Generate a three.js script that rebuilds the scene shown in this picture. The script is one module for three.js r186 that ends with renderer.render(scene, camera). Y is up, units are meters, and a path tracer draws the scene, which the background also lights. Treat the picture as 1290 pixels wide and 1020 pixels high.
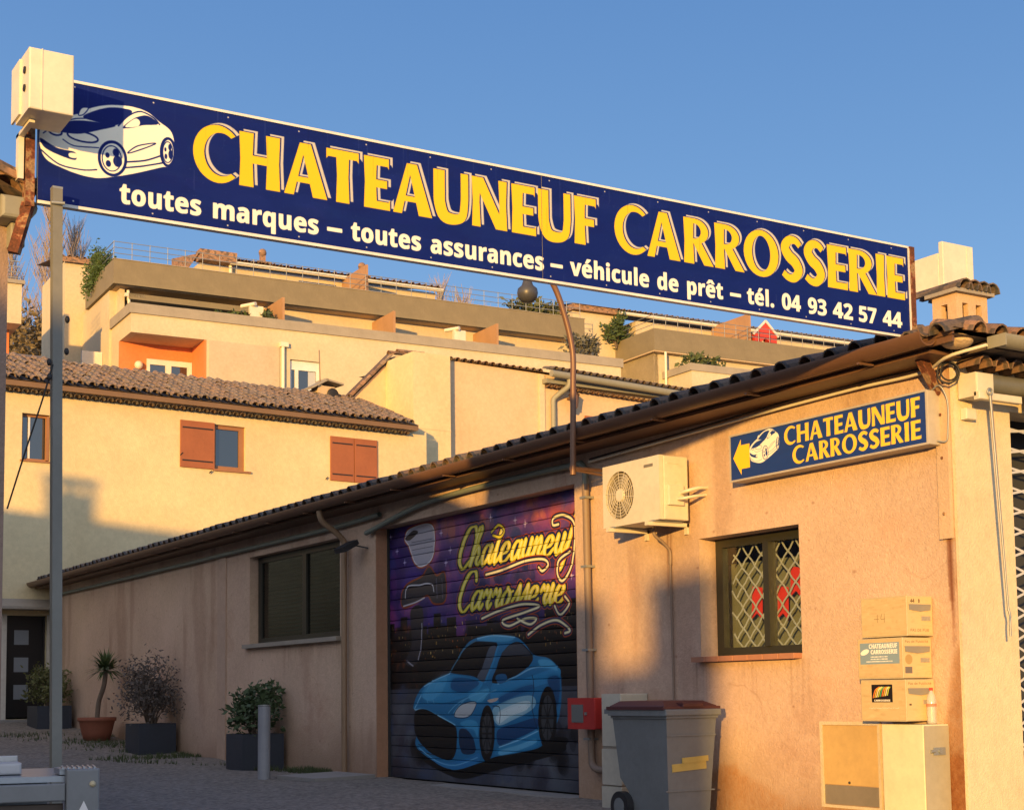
import * as THREE from 'three';
import { mergeGeometries } from 'three/addons/utils/BufferGeometryUtils.js';

// ------------------------------------------------------------------ camera, sky, sun, exposure
const scene = new THREE.Scene();
const camera = new THREE.PerspectiveCamera(2 * Math.atan(708 / 1900) * 180 / Math.PI, 1290 / 1416, 0.1, 900);
camera.setViewOffset(1290, 1416, 0, 0, 1290, 1020);          // a crop of the upper part of a level view
camera.position.set(-9.218, 1.6, 8.317);
camera.rotation.order = 'YXZ';
camera.rotation.set(0.0872, -0.5472, -0.0126);
camera.updateProjectionMatrix();
const EXPOSURE = 1.45;
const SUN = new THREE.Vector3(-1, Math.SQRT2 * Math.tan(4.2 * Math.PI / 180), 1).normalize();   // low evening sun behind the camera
{
  const W = 256, H = 128, d = new Float32Array(W * H * 4);
  for (let j = 0; j < H; j++) for (let i = 0; i < W; i++) {
    const v = ((j + 0.5) / H - 0.5) * Math.PI, a = ((i + 0.5) / W - 0.5) * 2 * Math.PI;
    const e = Math.max(v, 0), x = Math.cos(v) * Math.cos(a), y = Math.sin(v), z = Math.cos(v) * Math.sin(a);
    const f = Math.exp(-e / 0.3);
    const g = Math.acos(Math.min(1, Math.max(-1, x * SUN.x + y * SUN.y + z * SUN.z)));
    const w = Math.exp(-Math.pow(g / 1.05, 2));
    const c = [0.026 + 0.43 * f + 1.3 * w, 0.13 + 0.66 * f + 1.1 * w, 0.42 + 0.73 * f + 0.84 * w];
    const k = (j * W + i) * 4;
    for (let n = 0; n < 3; n++) d[k + n] = c[n] / EXPOSURE;
    d[k + 3] = 1;
  }
  const t = new THREE.DataTexture(d, W, H, THREE.RGBAFormat, THREE.FloatType);
  t.mapping = THREE.EquirectangularReflectionMapping; t.magFilter = THREE.LinearFilter; t.minFilter = THREE.LinearFilter;
  t.wrapS = THREE.RepeatWrapping; t.needsUpdate = true;
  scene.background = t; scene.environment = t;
}
const sun = new THREE.DirectionalLight(new THREE.Color().setRGB(1, 0.56, 0.14), 5);
sun.position.copy(SUN).multiplyScalar(90); sun.castShadow = true; sun.shadow.radius = 1.6; sun.shadow.mapSize.set(4096, 4096);
Object.assign(sun.shadow.camera, { left: -60, right: 60, top: 40, bottom: -40, near: 1, far: 260 });
scene.add(sun, sun.target);
const renderer = new THREE.WebGLRenderer({ antialias: true });
renderer.setSize(1024, 809);
renderer.toneMapping = THREE.LinearToneMapping;
renderer.toneMappingExposure = EXPOSURE;
renderer.shadowMap.enabled = true;

// ------------------------------------------------------------------ helpers
let seed = 7;
const rnd = () => { seed = (seed * 1664525 + 1013904223) >>> 0; return seed / 4294967296; };
const rr = (a, b) => a + (b - a) * rnd();
const V = (x, y, z) => new THREE.Vector3(x, y, z);
const RGB = (r, g, b) => new THREE.Color().setRGB(r, g, b);
const taken = new Map();
const numbered = (n) => { const k = taken.get(n) || 0; taken.set(n, k + 1); return k ? `${n}_${String(k).padStart(3, '0')}` : n; };
function flat(g) {
  const o = g.index ? g.toNonIndexed() : g;
  for (const k of Object.keys(o.attributes)) if (!['position', 'normal', 'uv'].includes(k)) o.deleteAttribute(k);
  if (!o.attributes.normal) o.computeVertexNormals();
  return o;
}
function metreUV(g) {
  const p = g.attributes.position, n = g.attributes.normal, uv = new Float32Array(p.count * 2);
  for (let i = 0; i < p.count; i++) {
    const ax = Math.abs(n.getX(i)), ay = Math.abs(n.getY(i)), az = Math.abs(n.getZ(i));
    const x = p.getX(i), y = p.getY(i), z = p.getZ(i);
    if (ay >= ax && ay >= az) { uv[2 * i] = x; uv[2 * i + 1] = z; } else if (ax >= az) { uv[2 * i] = z; uv[2 * i + 1] = y; } else { uv[2 * i] = x; uv[2 * i + 1] = y; }
  }
  g.setAttribute('uv', new THREE.BufferAttribute(uv, 2)); return g;
}
const join = (...gs) => { const a = gs.flat(9).map(flat); return metreUV(a.length > 1 ? mergeGeometries(a) : a[0]); };
function mesh(name, geo, mat, parent, keepUV) {
  const g = keepUV ? flat(geo) : join(geo);
  const m = new THREE.Mesh(g, mat); m.name = parent === scene ? numbered(name) : name;
  m.castShadow = m.receiveShadow = true; parent.add(m); return m;
}
function share(name, geo, mat, parent) { const m = new THREE.Mesh(geo, mat); m.name = name; m.castShadow = m.receiveShadow = true; parent.add(m); return m; }
function tag(o, label, category, group, kind) { o.userData = { ...o.userData, label, category }; if (group) o.userData.group = group; if (kind) o.userData.kind = kind; return o; }
function thing(name, label, category, pos = [0, 0, 0], turn = 0, group) {
  const o = new THREE.Group(); o.name = numbered(name); o.position.set(...pos); o.rotation.y = turn; scene.add(o); return tag(o, label, category, group);
}
const bx = (x0, x1, y0, y1, z0, z1) => new THREE.BoxGeometry(Math.abs(x1 - x0), Math.abs(y1 - y0), Math.abs(z1 - z0)).translate((x0 + x1) / 2, (y0 + y1) / 2, (z0 + z1) / 2);
function bevel(x0, x1, y0, y1, z0, z1, r = 0.01) {           // a box with chamfered edges
  const w = x1 - x0, h = y1 - y0, d = z1 - z0, s = new THREE.Shape();
  s.moveTo(r, r); s.lineTo(w - r, r); s.lineTo(w - r, h - r); s.lineTo(r, h - r); s.closePath();
  return new THREE.ExtrudeGeometry(s, { depth: d - 2 * r, bevelSize: r, bevelThickness: r, bevelSegments: 2 }).translate(x0, y0, z0 + r);
}
const tube = (pts, r, seg = 24, rad = 8) => new THREE.TubeGeometry(new THREE.CatmullRomCurve3(pts.map((p) => V(...p)), false, 'centripetal'), seg, r, rad);
function rod(a, b, r0, r1 = r0, n = 8) {
  const A = V(...a), B = V(...b), d = B.clone().sub(A), g = new THREE.CylinderGeometry(r1, r0, d.length(), n);
  g.applyQuaternion(new THREE.Quaternion().setFromUnitVectors(V(0, 1, 0), d.clone().normalize()));
  return g.translate(...A.add(B).multiplyScalar(0.5).toArray());
}
function bar(a, b, w, h) {                                     // a flat bar of section w x h from a to b, w lying level
  const A = V(...a), B = V(...b), d = B.clone().sub(A), L = d.length(); d.normalize();
  let s = V(0, 1, 0).cross(d); if (s.length() < 1e-3) s = V(1, 0, 0); s.normalize();
  const u = d.clone().cross(s), g = new THREE.BoxGeometry(w, h, L);
  g.applyMatrix4(new THREE.Matrix4().makeBasis(s, u, d)); return g.translate(...A.add(B).multiplyScalar(0.5).toArray());
}
function poly(pts, holes = []) {
  const s = new THREE.Shape(pts.map((p) => new THREE.Vector2(...p)));
  for (const h of holes) s.holes.push(new THREE.Path(h.map((p) => new THREE.Vector2(...p))));
  return s;
}
const rect = (x0, x1, y0, y1) => [[x0, y0], [x1, y0], [x1, y1], [x0, y1]];
const extr = (shape, depth) => new THREE.ExtrudeGeometry(shape, { depth, bevelEnabled: false });
const faceX = (g) => g.rotateY(Math.PI / 2);                   // shape x = -world z, depth runs along +X
function tri(faces) {                                          // polygons (fans) of 3-D points
  const p = [];
  for (const f of faces) for (let i = 1; i + 1 < f.length; i++) p.push(...f[0], ...f[i], ...f[i + 1]);
  const g = new THREE.BufferGeometry(); g.setAttribute('position', new THREE.Float32BufferAttribute(p, 3)); g.computeVertexNormals(); g.setAttribute('uv', new THREE.Float32BufferAttribute(new Array(p.length / 3 * 2).fill(0), 2)); return g;
}
// textures -------------------------------------------------------
function noiseGrid(n, s) { let q = s; const r = () => { q = (q * 1103515245 + 12345) & 0x7fffffff; return q / 0x7fffffff; }; return Float32Array.from({ length: n * n }, r); }
function fbm(size, base, oct, s, gain = 0.55) {                // tileable, 0..1
  const out = new Float32Array(size * size); let amp = 1, tot = 0;
  for (let o = 0; o < oct; o++) {
    const n = base << o, g = noiseGrid(n, s + o * 17);
    for (let j = 0; j < size; j++) for (let i = 0; i < size; i++) {
      const x = i / size * n, y = j / size * n, x0 = x | 0, y0 = y | 0; let fx = x - x0, fy = y - y0;
      fx = fx * fx * (3 - 2 * fx); fy = fy * fy * (3 - 2 * fy);
      const x1 = (x0 + 1) % n, y1 = (y0 + 1) % n;
      out[j * size + i] += amp * ((g[y0 * n + x0] * (1 - fx) + g[y0 * n + x1] * fx) * (1 - fy) + (g[y1 * n + x0] * (1 - fx) + g[y1 * n + x1] * fx) * fy);
    }
    tot += amp; amp *= gain;
  }
  for (let i = 0; i < out.length; i++) out[i] /= tot;
  return out;
}
function dataTex(size, fn, srgb, period) {
  const d = new Uint8Array(size * size * 4);
  for (let i = 0; i < size * size; i++) { const c = fn(i); for (let n = 0; n < 3; n++) d[4 * i + n] = Math.max(0, Math.min(255, c[n] * 255)); d[4 * i + 3] = 255; }
  const t = new THREE.DataTexture(d, size, size); t.magFilter = THREE.LinearFilter; t.minFilter = THREE.LinearMipmapLinearFilter; t.generateMipmaps = true;
  t.wrapS = t.wrapT = THREE.RepeatWrapping; if (srgb) t.colorSpace = THREE.SRGBColorSpace;
  if (period) t.repeat.set(1 / period, 1 / period); t.needsUpdate = true; return t;
}
const N1 = fbm(512, 4, 7, 11), N2 = fbm(512, 8, 6, 91), N3 = fbm(512, 64, 3, 5, 0.7), N4 = fbm(512, 32, 4, 321, 0.8);
const sm = (a, b, x) => { const t = Math.min(1, Math.max(0, (x - a) / (b - a))); return t * t * (3 - 2 * t); };
const grain = dataTex(512, (i) => { const v = 0.6 * N3[i] + 0.4 * N4[i]; return [v, v, v]; }, false, 0.9);
const lumps = dataTex(512, (i) => { const v = 0.5 * N2[i] + 0.5 * N3[i]; return [v, v, v]; }, false, 2.2);
const mottle = dataTex(512, (i) => { const v = 0.9 + 0.13 * (N1[i] - 0.5) + 0.08 * (N3[i] - 0.5) + 0.03 * (rnd() - 0.5); return [v, v * (0.99 + 0.02 * N2[i]), v * (0.97 + 0.05 * N2[i])]; }, true, 5.3);
const worn = dataTex(512, (i) => { const v = 0.92 + 0.13 * (N1[i] - 0.5) + 0.08 * (N4[i] - 0.5); return [v, v, v]; }, true, 1.7);
const rustTex = dataTex(512, (i) => { const k = sm(0.42, 0.6, N2[i]), q = 0.8 + 0.5 * (N3[i] - 0.5); return [(0.42 + 0.26 * k) * q, (0.24 + 0.3 * k * k) * q, (0.15 + 0.24 * k * k) * q]; }, true, 0.5);
const gravelTex = dataTex(512, (i) => { const v = 0.88 + 0.55 * (N3[i] - 0.5) + 0.25 * (N4[i] - 0.5) + 0.14 * (N1[i] - 0.5); return [v, v * 0.985, v * 0.96]; }, true, 2.6);
const tileTex = dataTex(512, (i) => { const k = sm(0.52, 0.66, N2[i]), v = 0.85 + 0.45 * (N1[i] - 0.5) + 0.25 * (N3[i] - 0.5); return [v * (1 - 0.35 * k), v * (1 - 0.28 * k), v * (1 - 0.2 * k)]; }, true, 0.9);
const std = (color, o = {}) => new THREE.MeshStandardMaterial({ color: Array.isArray(color) ? RGB(...color) : color, roughness: 0.85, ...o });
const plaster = (c, o = {}) => std(c, { map: mottle, bumpMap: grain, bumpScale: 0.006, roughness: 0.95, ...o });
const paint = (c, o = {}) => std(c, { map: worn, roughness: 0.5, ...o });
function canvasTex(w, h, draw) {
  const c = document.createElement('canvas'); c.width = w; c.height = h; draw(c.getContext('2d'), w, h);
  const t = new THREE.CanvasTexture(c); t.colorSpace = THREE.SRGBColorSpace; t.magFilter = THREE.LinearFilter; t.anisotropy = 8; return t;
}
function sheet(origin, du, dv, nu = 1, nv = 1) {               // a printed face: u runs along du, v (downwards in the print) along dv
  const [o, a, b] = [origin, du, dv].map((p) => V(...p)), c = [o, o.clone().add(a), o.clone().add(a).add(b), o.clone().add(b)];
  const g = new THREE.BufferGeometry(); g.setAttribute('position', new THREE.Float32BufferAttribute([c[3], c[2], c[1], c[3], c[1], c[0]].flatMap((p) => p.toArray()), 3));
  g.setAttribute('uv', new THREE.Float32BufferAttribute([0, 0, 1, 0, 1, 1, 0, 0, 1, 1, 0, 1], 2)); g.computeVertexNormals(); return g;
}
const M = {
  pink: null,
  pillar: plaster([0.76, 0.63, 0.42]), yellow: plaster([0.79, 0.65, 0.385]), cream: plaster([0.68, 0.57, 0.39]), white: plaster([0.74, 0.7, 0.62]),
  peach: plaster([0.78, 0.56, 0.35]), ochre: plaster([0.64, 0.48, 0.3]),
  taupe: paint([0.24, 0.2, 0.125], { roughness: 0.8 }), orange: plaster([0.8, 0.25, 0.09]), grey: std([0.36, 0.34, 0.3]), stone: plaster([0.36, 0.32, 0.26], { map: worn }),
  tiles: [[0.34, 0.19, 0.11], [0.42, 0.24, 0.14], [0.28, 0.17, 0.11], [0.38, 0.26, 0.17]].map((c) => std(c, { map: tileTex, bumpMap: lumps, bumpScale: 0.004 })),
  oldTiles: [[0.2, 0.14, 0.1], [0.25, 0.16, 0.11], [0.17, 0.125, 0.095], [0.22, 0.17, 0.13]].map((c) => std(c, { map: tileTex, bumpMap: lumps, bumpScale: 0.004 })),
  paleTiles: [[0.33, 0.23, 0.16], [0.37, 0.25, 0.17], [0.3, 0.22, 0.16], [0.35, 0.26, 0.19]].map((c) => std(c, { map: tileTex, bumpMap: lumps, bumpScale: 0.004 })),
  roofSheet: std([0.2, 0.14, 0.1], { map: tileTex }), brownMetal: paint([0.2, 0.105, 0.06], { roughness: 0.45, metalness: 0.2 }),
  greenPipe: paint([0.2, 0.23, 0.19]), pipe: paint([0.26, 0.19, 0.14], { roughness: 0.6 }), copperPipe: paint([0.3, 0.2, 0.12]), zinc: paint([0.36, 0.38, 0.37], { metalness: 0.5, roughness: 0.5 }),
  oliveGutter: paint([0.3, 0.29, 0.22], { roughness: 0.6 }), rust: std('#ffffff', { map: rustTex, roughness: 0.9, bumpMap: grain, bumpScale: 0.003 }),
  galv: paint([0.22, 0.23, 0.235], { metalness: 0.3, roughness: 0.5 }), black: std([0.015, 0.014, 0.014], { roughness: 0.6 }), dark: std([0.03, 0.03, 0.03]),
  shutter: paint([0.36, 0.12, 0.045], { roughness: 0.65 }), wood: paint([0.34, 0.16, 0.07], { roughness: 0.6 }), boxCream: paint([0.78, 0.72, 0.56], { roughness: 0.4 }),
  glass: new THREE.MeshPhysicalMaterial({ color: RGB(0.9, 0.94, 0.94), transmission: 1, thickness: 0, roughness: 0.03, ior: 1.5 }),
  darkGlass: new THREE.MeshPhysicalMaterial({ color: RGB(0.015, 0.02, 0.024), roughness: 0.04, ior: 2.1 }),
  olive: paint([0.03, 0.03, 0.02], { roughness: 0.45 }), frameWhite: paint([0.76, 0.74, 0.68]),
  plastic: std([0.02, 0.02, 0.022], { roughness: 0.5 }), terra: paint([0.3, 0.1, 0.055], { roughness: 0.8 }), planter: paint([0.035, 0.045, 0.065], { roughness: 0.6 }), soil: std([0.04, 0.03, 0.022]),
  ground: std([0.27, 0.25, 0.225], { map: gravelTex, bumpMap: grain, bumpScale: 0.012, roughness: 1 }), concrete: std([0.34, 0.33, 0.31], { map: worn, bumpMap: grain, bumpScale: 0.004 }),
  leaf: (r, g, b) => new THREE.MeshPhysicalMaterial({ color: RGB(r, g, b), roughness: 0.75, transmission: 0.25, thickness: 0, side: THREE.DoubleSide }), bark: std([0.2, 0.15, 0.11], { map: worn }),
};

// barrel tile: runs along +X from its low end at x = 0, its back up
function barrel(len, r0, r1, n = 6, t = 0.014) {
  const p = [], arc = (x, r) => Array.from({ length: n + 1 }, (_, i) => [x, r * Math.sin(Math.PI * i / n), r * Math.cos(Math.PI * i / n)]);
  const A = arc(0, r0), B = arc(len, r1), a = arc(0, r0 - t), b = arc(len, r1 - t), f = [];
  for (let i = 0; i < n; i++) f.push([A[i], A[i + 1], B[i + 1], B[i]], [a[i], b[i], b[i + 1], a[i + 1]], [A[i], a[i], a[i + 1], A[i + 1]]);
  return metreUV(flat(tri(f)));
}
const half = barrel(0.46, 0.088, 0.075), halfLong = barrel(0.64, 0.1, 0.084), small = barrel(0.3, 0.085, 0.085, 5);

// ------------------------------------------------------------------ terrain
const ZP = [[60, -0.4], [12, -0.05], [8, 0], [0, 0.27], [-3, 0.42], [-6, 0.46], [-14, 0.5], [-18, 0.57], [-22, 0.78], [-28, 1.13], [-34, 2.2], [-44, 10], [-52, 13], [-80, 22], [-110, 25], [-300, 30]];
function groundY(x, z) {
  for (let i = 0; i + 1 < ZP.length; i++) if (z <= ZP[i][0] && z >= ZP[i + 1][0]) { const k = (ZP[i][0] - z) / (ZP[i][0] - ZP[i + 1][0]); return ZP[i][1] + (ZP[i + 1][1] - ZP[i][1]) * k; }
  return z > 60 ? -0.4 : 30;
}
{
  const xs = [], zs = [];
  for (let v = -300; v <= 300; v += Math.abs(v) < 30 ? 0.5 : 15) xs.push(v);
  for (let v = -300; v <= 250; v += (v > -36 && v < 14) ? 0.5 : 7) zs.push(v);
  const p = [], uv = [], ix = [];
  zs.forEach((z) => xs.forEach((x) => { p.push(x, groundY(x, z) + (Math.abs(x) < 30 && z > -36 && z < 14 ? 0.012 * (Math.sin(x * 2.1 + z) + Math.sin(z * 3.3 - x * 1.3)) : 0), z); uv.push(x, z); }));
  for (let j = 0; j + 1 < zs.length; j++) for (let i = 0; i + 1 < xs.length; i++) { const a = j * xs.length + i, b = a + 1, c = a + xs.length, e = c + 1; ix.push(a, c, b, b, c, e); }
  const g = new THREE.BufferGeometry(); g.setAttribute('position', new THREE.Float32BufferAttribute(p, 3)); g.setAttribute('uv', new THREE.Float32BufferAttribute(uv, 2)); g.setIndex(ix); g.computeVertexNormals();
  const m = new THREE.Mesh(g, M.ground); m.name = 'ground'; m.receiveShadow = m.castShadow = true; m.userData = { kind: 'structure', label: 'grey gravel yard rising gently towards the houses', category: 'ground' }; scene.add(m);
}
{
  const g = new THREE.BoxGeometry(0.95, 0.05, 1.0), m = mesh('concrete_slab', g, M.concrete, scene);
  m.position.set(-0.62, 0.51, -10.75); m.rotation.set(0.01, 0.12, 0.015);
  tag(m, 'pale concrete slab on the ground before the garage door', 'slab');
}

// ------------------------------------------------------------------ flat print: drawing helpers
const homography = (h) => (x, y) => { const w = h[6] * x + h[7] * y + h[8]; return [(h[0] * x + h[1] * y + h[2]) / w, (h[3] * x + h[4] * y + h[5]) / w]; };
function smooth(ctx, pts, closed) {                            // Catmull-Rom through the points
  const n = pts.length, at = (i) => closed ? pts[(i + n) % n] : pts[Math.max(0, Math.min(n - 1, i))];
  ctx.beginPath(); ctx.moveTo(...pts[0]);
  for (let i = 0; i < (closed ? n : n - 1); i++) { const [p, q, r, t] = [at(i - 1), at(i), at(i + 1), at(i + 2)]; ctx.bezierCurveTo(q[0] + (r[0] - p[0]) / 6, q[1] + (r[1] - p[1]) / 6, r[0] - (t[0] - q[0]) / 6, r[1] - (t[1] - q[1]) / 6, r[0], r[1]); }
  if (closed) ctx.closePath();
}
function area(ctx, pts, fill) { smooth(ctx, pts, true); ctx.fillStyle = fill; ctx.fill(); }
function line(ctx, pts, stroke, w, closed) { smooth(ctx, pts, closed); ctx.strokeStyle = stroke; ctx.lineWidth = w; ctx.lineCap = ctx.lineJoin = 'round'; ctx.stroke(); }
// flared capitals, drawn in a box 1 high and W wide, y down
function ribbon(pts, th) {
  const c = new THREE.CatmullRomCurve3(pts.map((p) => V(p[0], p[1], 0)), false, 'centripetal'), L = [], R = [], n = 40;
  for (let i = 0; i <= n; i++) { const t = i / n, p = c.getPoint(t), d = c.getTangent(t), k = th(t) / 2; L.push([p.x - d.y * k, p.y + d.x * k]); R.unshift([p.x + d.y * k, p.y - d.x * k]); }
  return L.concat(R);
}
const ell = (cx, cy, rx, ry, a0, a1, n = 30) => Array.from({ length: n + 1 }, (_, i) => { const a = (a0 + (a1 - a0) * i / n) * Math.PI / 180; return [cx + rx * Math.cos(a), cy + ry * Math.sin(a)]; });
function glyph(ch, W) {
  const T = 0.25, t = 0.17;
  const stem = (x, w = T, y0 = 0, y1 = 1) => [[x - 0.012, y0], [x + w + 0.012, y0], [x + w - 0.008, (y0 + y1) / 2], [x + w + 0.012, y1], [x - 0.012, y1], [x + 0.008, (y0 + y1) / 2]];
  const arm = (x1, y, up, w = 0.155) => [[0.05, y], [x1, y], [x1, y + (up ? w : w + 0.05)], [x1 - 0.03, y + w], [0.05, y + w]];
  const foot = (x1, w = 0.155) => [[0.05, 1 - w], [x1 - 0.03, 1 - w], [x1, 1 - w - 0.05], [x1, 1], [0.05, 1]];
  switch (ch) {
    case 'I': return [stem(W / 2 - T / 2)];
    case 'H': return [stem(0), stem(W - T), [[0.1, 0.41], [W - 0.1, 0.41], [W - 0.1, 0.56], [0.1, 0.56]]];
    case 'T': return [stem(W / 2 - T / 2), [[0, 0], [W, 0], [W, 0.2], [W - 0.04, 0.15], [0.04, 0.15], [0, 0.2]]];
    case 'E': return [stem(0), arm(W, 0), arm(W - 0.04, 0.43, true), foot(W + 0.02)];
    case 'F': return [stem(0), arm(W, 0), arm(W - 0.05, 0.44, true)];
    case 'A': return [[[W / 2 - 0.12, 0], [W / 2 + 0.1, 0], [W + 0.02, 1], [W - 0.27, 1], [W / 2 - 0.05, 0.22], [0.17, 1], [-0.02, 1]], [[0.16, 0.64], [W - 0.2, 0.64], [W - 0.16, 0.75], [0.13, 0.75]]];
    case 'N': return [stem(0, t), stem(W - t, t), [[0, 0], [0.25, 0], [W, 1], [W - 0.25, 1]]];
    case 'U': return [ribbon([[T / 2, 0], [T / 2, 0.4], [T / 2 + 0.01, 0.66], [W * 0.3, 0.9], [W * 0.55, 0.945], [W * 0.8, 0.88], [W - t / 2 - 0.01, 0.64], [W - t / 2, 0.3], [W - t / 2, 0]], (k) => k < 0.35 ? T : T - (T - t) * sm(0.35, 0.7, k))];
    case 'C': return [[...ell(W * 0.58, 0.5, W * 0.58, 0.53, -45, -315), ...ell(W * 0.66, 0.5, W * 0.4, 0.395, -305, -55)]];
    case 'O': return [ell(W / 2, 0.5, W / 2, 0.53, 0, 360), ell(W / 2, 0.5, W / 2 - 0.24, 0.4, 360, 0)];
    case 'R': return [stem(0), [[0.05, 0], ...ell(W * 0.4, 0.275, W * 0.5, 0.275, -90, 90), [0.05, 0.55], [0.05, 0.45], ...ell(W * 0.38, 0.275, W * 0.5 - 0.19, 0.165, 90, -90), [0.05, 0.11]], [[W * 0.3, 0.5], [W * 0.62, 0.5], [W + 0.06, 1], [W - 0.2, 1]]];
    case 'S': return [ribbon([[W * 0.93, 0.17], [W * 0.72, 0.07], [W * 0.4, 0.075], [W * 0.17, 0.25], [W * 0.36, 0.44], [W * 0.66, 0.56], [W * 0.84, 0.75], [W * 0.6, 0.93], [W * 0.3, 0.93], [W * 0.06, 0.84]], (k) => 0.15 + 0.12 * Math.sin(Math.PI * k) ** 2)];
  }
  return [];
}
function drawGlyph(ctx, ch, x, y, w, h, dx = 0, dy = 0) {
  const ps = glyph(ch, w / h); ctx.beginPath();
  for (const p of ps) { p.forEach(([a, b], i) => ctx[i ? 'lineTo' : 'moveTo'](x + a * h + dx, y + b * h + dy)); ctx.closePath(); }
}
function fitText(ctx, s, x, base, w, h, font = 'bold 100px sans-serif') {   // s stretched to w wide, capitals h high
  ctx.save(); ctx.font = font; const m = ctx.measureText(s), k = h / 72; ctx.translate(x, base); ctx.scale(w / m.width, k); ctx.fillText(s, 0, 0); ctx.lineWidth = 3; ctx.strokeStyle = ctx.fillStyle; if (font.startsWith('bold')) ctx.strokeText(s, 0, 0); ctx.restore();
}
const NAVY = '#0b1d66', YEL = '#e6b826', CREAM = '#f3ecd6';
const SIGNH = homography([0.00435611, 6.64373e-05, -0.220043, -0.00090797, 0.00457676, -0.390321, -0.000274181, 4.27242e-05, 1]);
function carLogo(ctx, at, k, ink) {                            // the white line-drawn car; at() maps its own drawing units
  const P = (a) => a.map((p) => at(...p)), oval = (cx, cy, rx, ry, sl = 0.2) => P(ell(cx, cy, rx, ry, 0, 345, 22).map(([x, y]) => [x, y + (x - cx) * sl]));
  area(ctx, P([[160, 400], [190, 366], [250, 345], [322, 330], [350, 314], [400, 300], [460, 295], [540, 303], [600, 325], [645, 362], [690, 398], [706, 440], [708, 505], [690, 545], [655, 550], [560, 572], [480, 586], [400, 594], [330, 582], [250, 552], [190, 520], [163, 470]]), CREAM);
  area(ctx, P([[338, 346], [370, 324], [440, 306], [505, 310], [536, 322], [512, 350], [470, 378], [410, 368]]), ink);
  area(ctx, P([[200, 392], [290, 360], [400, 366], [468, 380], [410, 396], [330, 412], [262, 408]]), ink);
  area(ctx, P([[498, 388], [540, 352], [588, 338], [622, 352], [640, 374], [580, 378], [540, 388]]), ink);
  area(ctx, P([[508, 384], [545, 352], [566, 360], [560, 382]]), CREAM);
  area(ctx, P([[163, 430], [230, 470], [300, 487], [310, 508], [300, 520], [240, 500], [180, 468]]), ink);
  area(ctx, P([[280, 492], [308, 494], [308, 512], [282, 508]]), CREAM);
  area(ctx, P([[318, 336], [330, 308], [358, 308], [338, 334]]), CREAM); line(ctx, P([[318, 336], [330, 308], [358, 308], [338, 334]]), ink, 1.4 * k, true);
  line(ctx, oval(335, 425, 62, 20), ink, 2.6 * k, true); line(ctx, oval(224, 404, 26, 14), ink, 2.6 * k, true);
  line(ctx, P([[350, 350], [300, 352], [230, 372], [175, 410]]), ink, 1.6 * k);
  line(ctx, P([[165, 478], [240, 538], [330, 560], [392, 560]]), ink, 2 * k);
  line(ctx, P([[255, 436], [300, 462], [400, 470]]), ink, 1.6 * k);
  line(ctx, P([[480, 380], [520, 340], [570, 322], [620, 345], [648, 375]]), ink, 2.2 * k);
  line(ctx, P([[512, 528], [590, 522], [660, 500]]), ink, 2.4 * k); line(ctx, P([[505, 552], [580, 545], [660, 532]]), ink, 2.4 * k);
  line(ctx, P([[518, 492], [560, 462], [632, 452], [575, 476]]), ink, 1.8 * k, true);
  for (const [cx, cy, rx, ry, sl] of [[456, 514, 54, 68, 0.1], [682, 488, 28, 56, 0.05]]) {
    area(ctx, oval(cx, cy, rx, ry, sl), CREAM); line(ctx, oval(cx, cy, rx, ry, sl), ink, 4.4 * k, true); line(ctx, oval(cx - rx * 0.05, cy, rx * 0.72, ry * 0.76, sl), ink, 1.6 * k, true);
    for (const [a, s] of [[0.4, 0.34], [-0.9, 0.24], [2.4, 0.2], [3.6, 0.16]]) area(ctx, oval(cx + rx * 0.42 * Math.cos(a), cy + ry * 0.45 * Math.sin(a), rx * s, ry * s), ink);
  }
}
const Q1 = (x, y) => [x / 3.225, 40 + y / 3.227];

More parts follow.
